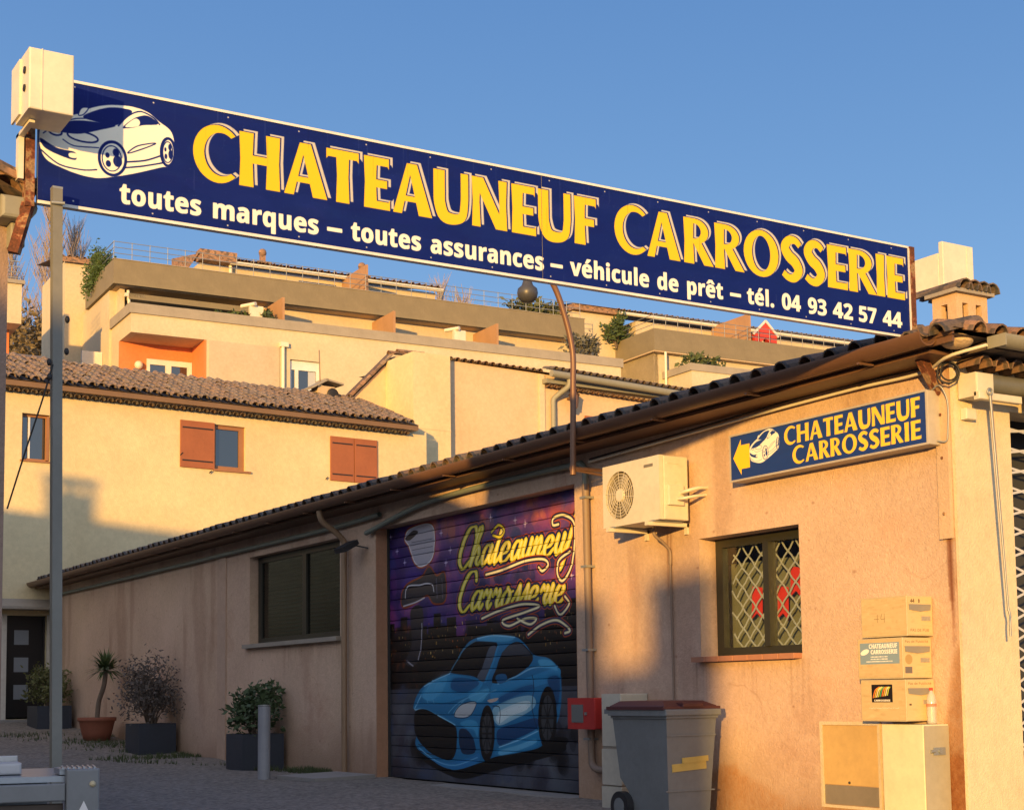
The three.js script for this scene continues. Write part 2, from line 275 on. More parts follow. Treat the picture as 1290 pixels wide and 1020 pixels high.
// ------------------------------------------------------------------ the workshop building
const workshop = thing('workshop_building', 'pink plastered workshop with garage door, tiled eaves and brown gutter', 'building');
{
  // one plaster print for the long wall: 27.9 m x 5 m
  const W = 2048, H = 512;
  const wallTex = canvasTex(W, H, (ctx) => {
    const im = ctx.createImageData(W, H), px = W / 27.9, py = H / 5;
    for (let j = 0; j < H; j++) for (let i = 0; i < W; i++) {
      const z = i / px, y = 4.5 - j / py, at = (a, b, s) => ((Math.floor(a * s) % 512 + 512) % 512) + ((Math.floor(b * s) % 512 + 512) % 512) * 512;
      const n = N1[at(z, y, 90)], m = N2[at(z, y, 33)], s = N2[at(z, y * 0.22, 110)], f = N3[at(z, y, 220)];
      let v = 0.93 + 0.14 * (n - 0.5) + 0.12 * (m - 0.5) + 0.1 * (f - 0.5) + 0.05 * (rnd() - 0.5); let c = [v, v * (0.985 + 0.03 * m), v * (0.97 + 0.05 * n)];
      const streak = sm(0.56, 0.74, s) * 0.1; c = c.map((q, k) => q * (1 - streak * [0.8, 1, 1.1][k]));
      const edge = y - 0.85 - 1.1 * (m - 0.5) - 0.7 * (n - 0.5), flake = sm(0.06, -0.06, edge) * sm(6, 3.5, z + 3 * (n - 0.5)) * (0.25 + 0.55 * sm(0.35, 0.6, m) + 0.5 * (f - 0.3)), grime = sm(0.25, -0.3, edge - 0.05) * (0.4 + 0.9 * f);   // flaked foot of the wall near the corner, grime along the rest
      c = [c[0] * (1 - 0.06 * flake) * (1 - 0.16 * grime), c[1] * (1 - 0.2 * flake) * (1 - 0.18 * grime), c[2] * (1 - 0.38 * flake) * (1 - 0.2 * grime)];
      { const k = sm(0.02, -0.1, z - 0.12 - 0.9 * (m - 0.5) - 0.4 * (n - 0.5)) * (0.5 + 0.9 * f); c = [c[0] * (1 - 0.16 * k), c[1] * (1 - 0.25 * k), c[2] * (1 - 0.36 * k)]; }
      const o = (j * W + i) * 4; for (let k = 0; k < 3; k++) im.data[o + k] = Math.min(255, c[k] * 255); im.data[o + 3] = 255;
    }
    ctx.putImageData(im, 0, 0);
    const X = (z) => -z * px, Y = (y) => (4.5 - y) * py;
    for (let i = 0; i < 46; i++) { let z = -rr(0, 27), y = rr(0.6, 4), a = rr(-1.2, 1.2) + (rnd() < 0.5 ? 1.57 : 0); ctx.beginPath(); ctx.moveTo(X(z), Y(y)); for (let q = 0; q < 12; q++) { a += rr(-0.6, 0.6); z += Math.cos(a) * 0.06; y += Math.sin(a) * 0.06; ctx.lineTo(X(z), Y(y)); } ctx.strokeStyle = 'rgba(120,80,56,0.22)'; ctx.lineWidth = rr(0.4, 0.8); ctx.stroke(); }   // hairline cracks
    const drip = (z, y, l, w, c) => { for (let q = 0; q < 9; q++) { ctx.fillStyle = c; ctx.fillRect(X(z) + rr(-w, w) * px, Y(y), rr(0.5, 2), l * rr(0.3, 1) * py); } };
    for (const z of [-3.3, -1.88, -2.6, -15.2, -11.65, -13.4]) drip(z, z < -5 ? 2.4 : 1.88, 0.45, 0.14, 'rgba(96,66,52,0.07)');   // run-off below the sills
    for (const z of [-0.08, -0.03]) drip(z, 2.8, 0.9, 0.05, 'rgba(110,56,28,0.22)'); drip(-3.75, 3.2, 0.7, 0.05, 'rgba(90,66,54,0.16)'); drip(-11.3, 3.7, 2.4, 0.12, 'rgba(90,64,54,0.1)');
    for (const [z, y, r] of [[-0.75, 2.9, 0.3], [-2.1, 1.2, 0.5], [-1.35, 3.4, 0.22], [-4.6, 2.6, 0.3], [-1.6, 1.72, 0.2], [-12.6, 1.3, 0.6], [-16.5, 2.6, 0.7], [-20, 1.8, 0.8], [-3.9, 1.4, 0.35]]) { const dark = rnd() < 0.5; for (let n = 0; n < 7; n++) { const oz = rr(-r, r) * 0.7, oy = rr(-r, r) * 0.5; smooth(ctx, Array.from({ length: 12 }, (_, q) => { const a = q / 12 * 6.283, k = r * rr(0.25, 0.6); return [X(z + oz + Math.cos(a) * k * 1.2), Y(y + oy + Math.sin(a) * k * 0.8)]; }), true); ctx.fillStyle = dark ? 'rgba(150,104,78,0.045)' : 'rgba(255,226,200,0.06)'; ctx.fill(); } }   // filler patches
    for (let i = 0; i < 260; i++) { ctx.fillStyle = 'rgba(110,74,56,0.3)'; ctx.beginPath(); ctx.arc(rr(0, W), Y(rr(0.3, 4.1)), rr(0.4, 1.5), 0, 7); ctx.fill(); }   // chips
  });
  wallTex.wrapS = wallTex.wrapT = THREE.RepeatWrapping; wallTex.repeat.set(-1 / 27.9, 1 / 5); wallTex.offset.set(0, 0.1);
  M.pink = std([0.61, 0.435, 0.315], { map: wallTex, bumpMap: grain, bumpScale: 0.007, roughness: 0.96 });
  const jamb = plaster([0.5, 0.27, 0.16]);
  const S = poly([[0.03, -0.6], [27.9, -0.6], [27.9, 4.3], [0.03, 4.3]], [rect(5.46, 10.45, 0.3, 3.91), rect(1.85, 3.29, 1.93, 3.09), rect(11.62, 15.15, 2.46, 3.9)]);
  mesh('wall', faceX(extr(S, 0.36)), M.pink, workshop);
  // shallow pilaster beside the window, proud of the wall
  mesh('pilaster', bx(-0.025, 0.005, -0.3, 4.08, -16.6, -16.2), plaster([0.58, 0.41, 0.3]), workshop);
  mesh('front_wall', [extr(poly([[0.001, -0.6], [6, -0.6], [6, 4.3], [0.001, 4.3]], [rect(0.655, 3.1, 0.1, 3.86)]), 0.03).translate(0, 0, -0.03), extr(poly([[0.362, -0.6], [5.698, -0.6], [5.698, 4.29], [0.362, 4.29]], [rect(0.654, 3.101, 0.1, 3.86)]), 0.26).translate(0, 0, -0.292)], M.pillar, workshop);
  mesh('back_wall', [bx(5.7, 6, -0.6, 4.3, -27.9, -0.032), bx(0.36, 5.7, -0.6, 4.3, -27.9, -27.6)], M.pink, workshop);
  mesh('floor_slab', bx(0.36, 5.7, -0.4, 0.44, -27.6, -0.3), M.concrete, workshop);
  // hip roof
  const E0 = 4.36, k = 0.27, yR = E0 + k * 3.4;
  const roof = mesh('roof', tri([[[-0.4, E0, 0.4], [-0.4, E0, -27.9], [3, yR, -27.9], [3, yR, -3]].reverse(), [[-0.4, E0, 0.4], [3, yR, -3], [6.4, E0, 0.4]].reverse(), [[6.4, E0, 0.4], [3, yR, -3], [3, yR, -27.9], [6.4, E0, -27.9]].reverse(),
    [[-0.4, E0 - 0.05, 0.4], [-0.4, E0 - 0.05, -27.9], [6.4, E0 - 0.05, -27.9], [6.4, E0 - 0.05, 0.4]]]), M.roofSheet, workshop);
  const pitch = Math.atan(k);
  for (let i = 0; i < 92; i++) for (let r = 0; r < 2; r++) {
    if (r === 1 && i < 3) continue;
    const z = 0.3 - i * 0.302, t = share('roof_tile', half, M.oldTiles[(rnd() * 4) | 0], roof);
    t.position.set(-0.47 + r * 0.4 + rr(-0.015, 0.015), E0 + (i < 2 ? -0.05 : 0.005) + r * 0.4 * k + rr(-0.006, 0.008), z + rr(-0.012, 0.012)); t.rotation.set(0, rr(-0.04, 0.04), pitch + rr(-0.02, 0.02));
    if (r === 0) { const p = share('pan_tile', half, M.oldTiles[(rnd() * 4) | 0], roof); p.position.set(-0.45, E0 + 0.055, z - 0.151); p.rotation.set(Math.PI, 0, -pitch); }
  }
  for (let i = 0; i < 10; i++) for (let r = 0; r < 1; r++) {
    const t = share('roof_tile', half, M.tiles[(rnd() * 4) | 0], roof); t.position.set(-0.2 + i * 0.24, E0 - 0.03 + r * 0.4 * k, 0.47 - r * 0.4); t.rotation.set(0, Math.PI / 2 + rr(-0.03, 0.03), pitch);
  }
  { // ridge tiles up the hip, bedded in mortar
    mesh('hip_mortar', new THREE.IcosahedronGeometry(0.12, 3).scale(1.1, 0.5, 1).translate(-0.2, 4.3, 0.24), M.ochre, roof);
  }
  mesh('soffit', [bx(-0.36, -0.002, 4.22, 4.25, -27.9, 0.1), bx(-0.385, -0.36, 4.26, 4.36, -27.9, 0.36)], M.brownMetal, workshop);
  const gut = (r) => { const s = new THREE.Shape(); s.absarc(0, 0, r, Math.PI, 0, false); s.absarc(0, 0, r - 0.012, 0, Math.PI, true); s.closePath(); return s; };
  mesh('gutter', extr(gut(0.1), 28.1).translate(-0.475, 4.345, -27.9), M.brownMetal, workshop);
  for (let i = 0; i < 20; i++) mesh('gutter_bracket', bx(-0.55, -0.385, 4.225, 4.238, -0.5 - i * 1.4, -0.47 - i * 1.4), M.brownMetal, workshop);
  const g2 = mesh('street_gutter', [extr(gut(0.09), 6.2).rotateY(Math.PI / 2).translate(-0.04, 4.31, 0.5), bx(-0.052, -0.04, 4.22, 4.315, 0.41, 0.59)], M.oliveGutter, workshop);
  mesh('street_soffit', bx(0.02, 6, 4.24, 4.3, 0.002, 0.38), M.oldTiles[2], workshop);
  for (let i = 0; i < 12; i++) { const t = share('cornice_tile', small, M.tiles[i % 4], workshop); t.position.set(0.1 + i * 0.19, 4.14, 0.26); t.rotation.set(0, Math.PI / 2, 0); }
  // pipes along the wall
  mesh('conduit', tube([[-0.07, 3.86, -10.6], [-0.07, 4.08, -8.8], [-0.07, 4.1, -5.35], [-0.07, 4.09, -5.2], [-0.07, 4.02, -5.15], [-0.07, 3.85, -5.14]], 0.036, 60), M.greenPipe, workshop);
  mesh('downpipe', [rod([-0.07, 3.86, -5.14], [-0.07, 0.95, -5.11], 0.04), tube([[-0.07, 0.96, -5.11], [-0.08, 0.85, -5.08], [-0.1, 0.8, -4.98], [-0.1, 0.79, -4.75]], 0.04)], M.pipe, workshop);
  for (const y of [3.7, 2.95, 2.05, 1.1]) mesh('pipe_clip', bx(-0.12, -0.002, y, y + 0.025, -5.19, -5.08), M.zinc, workshop);
  mesh('downpipe', [tube([[-0.46, 4.24, -11.33], [-0.42, 4.1, -11.33], [-0.2, 3.93, -11.32], [-0.08, 3.8, -11.31], [-0.08, 3.6, -11.31]], 0.045, 30), rod([-0.08, 3.62, -11.31], [-0.08, 0.5, -11.32], 0.045)], M.copperPipe, workshop);
  mesh('wall_conduit', tube([[-0.05, 4.03, -27.4], [-0.06, 4.03, -20], [-0.06, 4.04, -15], [-0.06, 4.05, -11.5], [-0.06, 4.08, -10.2]], 0.035, 30), M.greenPipe, workshop);
  mesh('cable', tube([[-0.05, 4.1, -5.1], [-0.05, 4.13, -3.6], [-0.05, 4.16, -2.2], [-0.05, 4.17, -1], [-0.08, 4.16, -0.2], [-0.2, 4.2, 0.15], [-0.1, 4.24, 0.45]], 0.014, 60, 6), M.boxCream, workshop);
  mesh('cable', tube([[-0.04, 4.13, -5.1], [-0.05, 4.17, -3.3], [-0.04, 4.22, -1.5], [-0.04, 4.2, -0.2]], 0.009, 40, 6), M.black, workshop);
  mesh('cable_coil', [new THREE.TorusGeometry(0.085, 0.008, 6, 24).rotateY(-0.7).translate(-0.1, 4.1, 0.05), new THREE.TorusGeometry(0.07, 0.008, 6, 24).rotateY(-0.4).translate(-0.08, 4.11, 0.04)], M.black, workshop);

  // garage door with its painted mural, slat by slat
  const DOOR = homography([0.0512458, -0.000273857, -24.7781, 0.00511256, 0.0231223, -17.9174, 0.00208817, 8.44296e-05, 1]);
  const CW = 2048, CH = 1408, KS = CW / 5.04;
  const muralTex = canvasTex(CW, CH, (ctx) => {
    const D = (x, y) => { const [u, v] = DOOR(x, y); return [u * KS, v * KS]; };
    const A = (x, y) => D(480 + x / 4.9615, 640 + y / 4.96), B = (x, y) => D(500 + x / 4.6375, 790 + y / 4.6364);
    const PA = (a) => a.map((p) => A(...p)), PB = (a) => a.map((p) => B(...p));
    ctx.fillStyle = '#07060b'; ctx.fillRect(0, 0, CW, CH);
    const blob = (x, y, r, c, al) => { ctx.save(); ctx.globalAlpha = al; ctx.shadowColor = c; ctx.shadowBlur = r * 0.7; for (let i = 0; i < 5; i++) { ctx.beginPath(); ctx.ellipse(x + rr(-r, r) * 0.6, y + rr(-r, r) * 0.4, r * rr(0.3, 0.6), r * rr(0.2, 0.45), rr(0, 3), 0, 7); ctx.fillStyle = c; ctx.fill(); } ctx.restore(); };
    const spray = (pts, c, blur, al = 1) => { ctx.save(); ctx.globalAlpha = al; ctx.shadowColor = c; ctx.shadowBlur = blur; area(ctx, pts, c); ctx.restore(); };
    const jet = (pts, c, w, blur, al = 1) => { ctx.save(); ctx.globalAlpha = al; ctx.shadowColor = c; ctx.shadowBlur = blur; line(ctx, pts, c, w); ctx.restore(); };
    // spray-painted night sky in uneven clouds of violet
    ctx.fillStyle = '#241159'; ctx.fillRect(0, 0, CW, 560);
    for (let i = 0; i < 110; i++) blob(rr(0, CW), rr(0, 600), rr(50, 170), ['#2f1c82', '#41207c', '#5c2876', '#1a1050', '#75306e', '#2a1866', '#833f82', '#16307a'][(rnd() * 8) | 0], 0.3);
    for (let i = 0; i < 26; i++) blob(rr(500, CW), rr(0, 330), rr(50, 130), ['#9c527f', '#b85848', '#ab4f8c', '#d07a50'][(rnd() * 4) | 0], 0.2);
    // skyline: black blocks with lit windows
    for (let x = -20; x < CW; x += rr(50, 120)) { const y = rr(500, 640); ctx.fillStyle = '#06050a'; ctx.fillRect(x, y, rr(70, 140), CH); }
    ctx.fillStyle = '#07060a'; ctx.fillRect(0, 640, CW, 400);
    for (let i = 0; i < 190; i++) { ctx.fillStyle = ['#c79a3c', '#e0c070', '#b0642a', '#8a4a22'][(rnd() * 4) | 0]; ctx.globalAlpha = rr(0.4, 1); ctx.fillRect(rr(20, CW), rr(540, 740), rr(4, 10), rr(6, 16)); } ctx.globalAlpha = 1;
    for (let i = 0; i < 30; i++) blob(rr(40, 420), rr(520, 900), rr(16, 50), ['#5a2a16', '#7a3a18', '#2c1410'][(rnd() * 3) | 0], 0.2);
    // road
    ctx.fillStyle = '#3a3e48'; ctx.fillRect(0, 905, CW, CH);
    for (let i = 0; i < 90; i++) blob(rr(0, CW), rr(900, CH), rr(60, 180), ['#474c56', '#2a2d38', '#555a64', '#343946', '#3a4560'][(rnd() * 5) | 0], 0.3);
    for (let i = 0; i < 40; i++) blob(rr(250, 1850), rr(1130, 1270), rr(50, 130), '#08080c', 0.3);
    // stars
    for (const [x, y] of [[100, 270], [148, 340], [432, 262], [405, 340], [683, 60], [838, 75], [900, 95], [375, 155], [60, 180], [250, 60], [1190, 420]]) { const [a, b] = A(x, y); ctx.fillStyle = '#cfc4e8'; for (const s of [[3, 22], [22, 3], [7, 7]]) { ctx.globalAlpha = 0.75; ctx.beginPath(); ctx.ellipse(a, b, s[0], s[1], 0, 0, 7); ctx.fill(); } } ctx.globalAlpha = 1;
    // spray gun
    const cup = [[150, 190], [185, 130], [318, 110], [325, 290], [268, 358], [215, 345], [175, 240]];
    line(ctx, PA(cup), '#a04a22', 26, true); area(ctx, PA(cup), '#a9abbb'); line(ctx, PA(cup), '#d9dbe2', 9, true); line(ctx, PA([[190, 215], [320, 190]]), '#5a5c6c', 4); line(ctx, PA([[196, 262], [322, 238]]), '#5a5c6c', 4); area(ctx, PA([[150, 190], [200, 140], [230, 150], [180, 200]]), '#2a2830');
    const gun = [[255, 430], [300, 370], [345, 425], [395, 410], [400, 570], [330, 590], [290, 540], [235, 575], [140, 615], [130, 540], [165, 480]];
    line(ctx, PA(gun), '#8a3c1c', 22, true); area(ctx, PA(gun), '#2c2d36'); line(ctx, PA([[150, 560], [165, 490], [240, 480], [285, 470], [320, 480], [330, 520]]), '#c8cad2', 8); line(ctx, PA([[140, 612], [210, 590], [270, 560]]), '#b9bbc4', 8); line(ctx, PA([[345, 440], [350, 560]]), '#55576a', 10); line(ctx, PA([[380, 440], [385, 560]]), '#55576a', 8);
    area(ctx, PA([[185, 640], [260, 630], [250, 900], [200, 985], [150, 960], [190, 850]]), '#26262e'); line(ctx, PA([[255, 720], [250, 860], [232, 945]]), '#9a9aa6', 9); line(ctx, PA([[160, 955], [200, 985]]), '#8c8c98', 9);
    // script lettering
    const letters = {
      C: [[0.95, -0.55], [0.8, -0.95], [0.4, -0.95], [0.05, -0.2], [0.05, 0.7], [0.4, 1.1], [0.85, 0.75]], h: [[0, 0.6], [0.3, -0.3], [0.38, -1.0], [0.22, -1.0], [0.1, 0.0], [0.05, 1], [0.2, 0.35], [0.42, 0.05], [0.52, 0.35], [0.48, 0.85], [0.62, 1], [0.8, 0.75]],
      a: [[0.62, 0.15], [0.35, 0], [0.08, 0.5], [0.2, 1], [0.5, 0.75], [0.66, 0.1], [0.62, 0.8], [0.76, 1], [0.92, 0.75]], e: [[0.05, 0.65], [0.45, 0.5], [0.55, 0.15], [0.35, 0], [0.08, 0.4], [0.15, 0.95], [0.45, 1], [0.78, 0.7]],
      t: [[0, 0.7], [0.25, 0], [0.33, -0.7], [0.22, 0.4], [0.28, 1], [0.5, 0.85], [0.62, 0.65]], u: [[0, 0.35], [0.12, 0.02], [0.1, 0.7], [0.25, 1], [0.5, 0.75], [0.6, 0.02], [0.56, 0.8], [0.7, 1], [0.88, 0.75]],
      n: [[0, 0.35], [0.14, 0.02], [0.08, 1], [0.2, 0.35], [0.45, 0.02], [0.52, 0.35], [0.48, 0.85], [0.62, 1], [0.84, 0.75]], f: [[0, 0.7], [0.3, 0], [0.5, -0.85], [0.36, -1.05], [0.2, 0.2], [0.08, 1.4], [-0.1, 1.9], [-0.25, 1.6], [0.1, 1.05], [0.5, 0.8]],
      r: [[0, 0.35], [0.15, 0.02], [0.24, 0.18], [0.48, 0.1], [0.4, 0.75], [0.52, 1], [0.72, 0.75]], o: [[0.35, 0.02], [0.08, 0.5], [0.2, 1], [0.5, 0.8], [0.55, 0.25], [0.35, 0.02], [0.6, 0.2], [0.8, 0.15]], s: [[0, 0.75], [0.3, 0.1], [0.38, -0.1], [0.42, 0.5], [0.36, 1], [0.1, 0.95], [0.3, 1.02], [0.62, 0.75]], i: [[0, 0.4], [0.15, 0.02], [0.1, 0.75], [0.22, 1], [0.42, 0.75]],
    };
    const word = (s, x0, y0, x1, y1, xh, wide) => {
      const adv = [...s].map((c) => ({ C: 0.9, h: 0.8, t: 0.6, i: 0.42, r: 0.7, s: 0.6, f: 0.5 })[c] || 0.84), tot = adv.reduce((p, q) => p + q, 0); let q = 0; const out = [];
      [...s].forEach((c, n) => { out.push(letters[c].map(([a, b]) => { const k = (q + a * (c === 'C' ? 1 : 1)) / tot, sl = (1 - b) * xh * 0.22; return A(x0 + (x1 - x0) * k + sl, y0 + (y1 - y0) * k + (b - 1) * xh * (c === 'C' ? 1.05 : 1)); })); q += adv[n]; });
      for (const [w, col] of [[wide + 34, '#a2451f'], [wide + 25, '#101a4c'], [wide + 8, '#0a0f2c'], [wide, '#d8c92f'], [wide * 0.35, '#efe58a']]) out.forEach((p) => { const cv = new THREE.CatmullRomCurve3(p.map((q) => V(q[0], q[1], 0))); ctx.fillStyle = col; for (let t = 0; t <= 1; t += 0.006) { const q = cv.getPoint(t), d = cv.getTangent(t), r = (w - wide + wide * (0.35 + 0.95 * Math.abs(d.y)) * (0.75 + 0.25 * Math.sin(Math.PI * t))) / 2; ctx.beginPath(); ctx.arc(q.x, q.y, Math.max(1.5, r), 0, 7); ctx.fill(); } });
    };
    for (let i = 0; i < 26; i++) blob(...A(rr(560, 1150), rr(200, 640)), rr(60, 130), ['#14255e', '#1b3a7a', '#101a4c'][(rnd() * 3) | 0], 0.3);
    word('Chateauneuf', 478, 372, 1185, 270, 118, 28); word('Carrosserie', 478, 640, 1145, 585, 114, 28);
    for (const p of [[[690, 150], [735, 105], [770, 140], [745, 180], [700, 170]]]) { line(ctx, PA(p), '#0a0f2c', 22, false); line(ctx, PA(p), '#d8c92f', 12, false); }
    const sw = [[[655, 415], [760, 385], [900, 330], [1010, 318], [1045, 350], [1010, 392], [985, 370]], [[630, 690], [740, 640], [880, 600], [990, 610], [900, 650], [760, 700], [800, 735], [900, 690], [970, 690], [930, 725], [850, 690]], [[1180, 270], [1110, 330], [1105, 420], [1140, 450], [1195, 340], [1210, 110], [1150, 45], [1080, 60], [1075, 105], [1110, 100]], [[920, 790], [1000, 730], [1100, 700], [1180, 760], [1150, 780]], [[1085, 610], [1120, 665], [1175, 600], [1150, 550]]];
    for (const [w, col] of [[40, '#a2451f'], [30, '#101a4c'], [13, '#cfc28a'], [5, '#f1ecc8']]) sw.forEach((p) => line(ctx, PA(p), col, w));
    // the painted car
    const body = [[95, 470], [120, 390], [160, 340], [230, 300], [310, 265], [345, 200], [390, 120], [450, 68], [560, 45], [690, 55], [750, 100], [800, 160], [880, 178], [935, 225], [958, 290], [960, 430], [935, 560], [850, 690], [720, 730], [580, 755], [490, 790], [350, 832], [280, 815], [180, 760], [110, 690], [125, 600], [150, 520], [130, 485]];
    area(ctx, PB([[120, 720], [350, 880], [600, 830], [940, 740], [990, 690], [960, 640], [600, 660]]), '#050507');
    area(ctx, PB(body), '#1b72a4');
    area(ctx, PB([[140, 400], [190, 330], [300, 280], [420, 290], [500, 320], [460, 380], [360, 420], [240, 440]]), '#2a8cc0');
    area(ctx, PB([[560, 330], [700, 310], [800, 280], [940, 235], [940, 300], [800, 350], [650, 400], [560, 450]]), '#2787bb');
    area(ctx, PB([[560, 480], [660, 420], [790, 400], [800, 470], [680, 540], [590, 570]]), '#86b9cd'); area(ctx, PB([[590, 500], [690, 445], [770, 430], [770, 470], [680, 510]]), '#bcd9e0');
    area(ctx, PB([[590, 600], [700, 560], [815, 530], [815, 590], [700, 650], [600, 690]]), '#0d4373'); area(ctx, PB([[580, 745], [600, 700], [720, 650], [820, 600], [830, 690], [720, 725]]), '#1f7fb4');
    area(ctx, PB([[310, 262], [345, 205], [400, 120], [450, 85], [560, 85], [585, 110], [540, 240], [515, 315], [440, 285]]), '#0a0d14'); area(ctx, PB([[470, 295], [500, 230], [540, 120], [580, 115], [560, 210], [515, 312]]), '#4c5868');
    area(ctx, PB([[580, 240], [610, 160], [660, 100], [720, 88], [790, 160], [780, 215], [700, 280], [630, 320], [555, 320]]), '#0c0e14'); area(ctx, PB([[610, 160], [670, 98], [720, 95], [780, 160], [700, 165]]), '#3c424c');
    line(ctx, PB([[310, 262], [350, 195], [400, 118], [460, 78]]), '#3f7795', 8); line(ctx, PB([[515, 318], [560, 210], [590, 110]]), '#2c86b8', 16); line(ctx, PB([[590, 330], [700, 285], [800, 235], [935, 228]]), '#6fb0d2', 8);
    area(ctx, PB([[575, 300], [590, 275], [635, 275], [640, 310], [600, 330]]), '#1a5d8c');
    for (const p of [[[180, 440], [170, 380], [210, 310]], [[215, 445], [210, 390], [240, 320]], [[330, 500], [400, 420], [520, 370]], [[470, 430], [520, 390], [580, 365]], [[300, 500], [360, 440], [460, 390]]]) line(ctx, PB(p), '#57a4cc', 7);
    spray(PB([[150, 395], [210, 320], [290, 290], [260, 380], [190, 430]]), '#4aa6d6', 30, 0.6); spray(PB([[330, 300], [430, 300], [480, 330], [400, 380], [320, 360]]), '#0d4f80', 30, 0.7); spray(PB([[420, 400], [480, 370], [540, 360], [500, 430], [440, 430]]), '#59b4de', 26, 0.6);
    spray(PB([[470, 70], [560, 52], [680, 62], [640, 82], [520, 82]]), '#4aa2cf', 18, 0.7); spray(PB([[830, 190], [900, 195], [940, 250], [900, 240], [840, 225]]), '#52acd8', 18, 0.75); spray(PB([[880, 300], [945, 290], [948, 400], [930, 470], [905, 380]]), '#0c4674', 24, 0.8); spray(PB([[600, 410], [700, 360], [790, 335], [790, 360], [690, 400], [610, 440]]), '#0f568a', 20, 0.8);
    spray(PB([[580, 520], [640, 480], [740, 450], [760, 480], [660, 520], [600, 560]]), '#d9ecef', 28, 0.7); spray(PB([[600, 720], [700, 690], [800, 655], [810, 675], [720, 715], [610, 745]]), '#63b6de', 16, 0.8); spray(PB([[370, 560], [420, 540], [470, 560], [470, 640], [450, 600], [400, 585]]), '#3f9bcb', 16, 0.8);
    for (const q of [[[470, 66], [560, 48], [690, 58]], [[160, 345], [230, 305], [310, 270]], [[596, 700], [720, 655], [825, 605]], [[140, 400], [120, 440], [105, 480], [150, 480], [250, 520], [340, 570]]]) jet(PB(q), '#8fd0ee', 5, 10, 0.85);
    line(ctx, PB([[790, 280], [800, 350], [790, 470], [820, 600]]), '#0b3252', 6); line(ctx, PB([[560, 460], [600, 470], [600, 560]]), '#0b3252', 5);
    area(ctx, PB([[530, 425], [590, 412], [580, 430], [545, 440]]), '#c4b4a8');
    area(ctx, PB([[110, 490], [170, 480], [260, 530], [330, 570], [350, 610], [345, 720], [320, 770], [270, 770], [180, 720], [115, 640], [100, 560]]), '#0b0a0c');
    for (let i = 0; i < 6; i++) line(ctx, PB([[125, 540 + i * 36], [230, 575 + i * 34], [335, 600 + i * 24]]), '#1e1a1c', 4);
    area(ctx, PB([[335, 520], [360, 465], [410, 438], [462, 440], [440, 500], [400, 528]]), '#b9c2c6'); line(ctx, PB([[335, 520], [360, 465], [410, 438], [462, 440], [440, 500], [400, 528]]), '#0d3354', 5, true);
    area(ctx, PB([[365, 600], [410, 600], [450, 660], [455, 730], [390, 740], [365, 690]]), '#0c2c4c'); area(ctx, PB([[120, 690], [200, 760], [300, 790], [420, 760], [480, 735], [470, 790], [350, 830], [240, 800]]), '#2479b4'); line(ctx, PB([[130, 705], [230, 780], [340, 805], [470, 760]]), '#5aa6d4', 7);
    for (const [cx, cy, rx, ry] of [[526, 620, 45, 165], [880, 530, 55, 185]]) { const o = (a, b) => ell(cx, cy, rx * a, ry * b, 0, 345, 24).map(([x, y]) => [x, y - (x - cx) * 0.15]); area(ctx, PB(o(1, 1)), '#0b0b0d'); area(ctx, PB(o(0.66, 0.72)), '#3c4044'); for (let i = 0; i < 8; i++) { const a = i * Math.PI / 4; line(ctx, PB([[cx, cy], [cx + rx * 0.6 * Math.cos(a), cy + ry * 0.66 * Math.sin(a)]]), '#15161a', 9); } }
    for (let i = 0; i < 40; i++) { const [a, b] = A(rr(60, 1200), rr(300, 700)); ctx.globalAlpha = 0.5; ctx.fillStyle = ['#0a0f2c', '#a2451f', '#2c1458'][(rnd() * 3) | 0]; ctx.fillRect(a, b, rr(2, 4), rr(20, 70)); } ctx.globalAlpha = 1;
    // overspray and drips
    for (let i = 0; i < 7000; i++) { ctx.globalAlpha = rr(0.05, 0.35); ctx.fillStyle = ['#000', '#3a3f58', '#6a5a70', '#111'][(rnd() * 4) | 0]; ctx.fillRect(rr(0, CW), rr(0, CH), rr(1, 4), rr(1, 4)); } ctx.globalAlpha = 1;
  });
  const mural = new THREE.MeshStandardMaterial({ map: muralTex, roughness: 0.42, metalness: 0.1 });
  const gd = mesh('garage_door', [bx(0.25, 0.28, 0.44, 3.95, -10.5, -5.4), bx(0.17, 0.3, 0.44, 3.92, -10.46, -10.41), bx(0.17, 0.3, 0.44, 3.92, -5.5, -5.45)], M.dark, workshop);
  const NS = 24, y0 = 0.49, hS = (3.91 - y0) / NS;
  for (let i = 0; i < NS; i++) {                                 // each slat is a shallow bow with a recessed joint
    const a = y0 + i * hS, prof = [[0.214, a + 0.001], [0.203, a + 0.006], [0.2, a + hS * 0.35], [0.2, a + hS * 0.65], [0.202, a + hS - 0.008], [0.212, a + hS - 0.002]], p = [], uv = [];
    for (let q = 0; q + 1 < prof.length; q++) { const [xa, ya] = prof[q], [xb, yb] = prof[q + 1], z0 = -10.42, z1 = -5.49; p.push(xa, ya, z0, xa, ya, z1, xb, yb, z1, xa, ya, z0, xb, yb, z1, xb, yb, z0); const U = (z) => (z + 10.5) / 5.04, T = (y) => 1 - (3.91 - y) * KS / CH; uv.push(U(z0), T(ya), U(z1), T(ya), U(z1), T(yb), U(z0), T(ya), U(z1), T(yb), U(z0), T(yb)); }
    const g = new THREE.BufferGeometry(); g.setAttribute('position', new THREE.Float32BufferAttribute(p, 3)); g.setAttribute('uv', new THREE.Float32BufferAttribute(uv, 2)); g.computeVertexNormals();
    share('slat', g, mural, gd);
  }
  mesh('door_sill', bx(-0.12, 0.3, 0.3, 0.47, -10.44, -5.47), M.concrete, workshop);
  mesh('door_reveal', [bx(0.004, 0.17, 0.47, 3.906, -10.446, -10.436), bx(0.004, 0.17, 0.47, 3.906, -5.474, -5.464)], jamb, workshop);
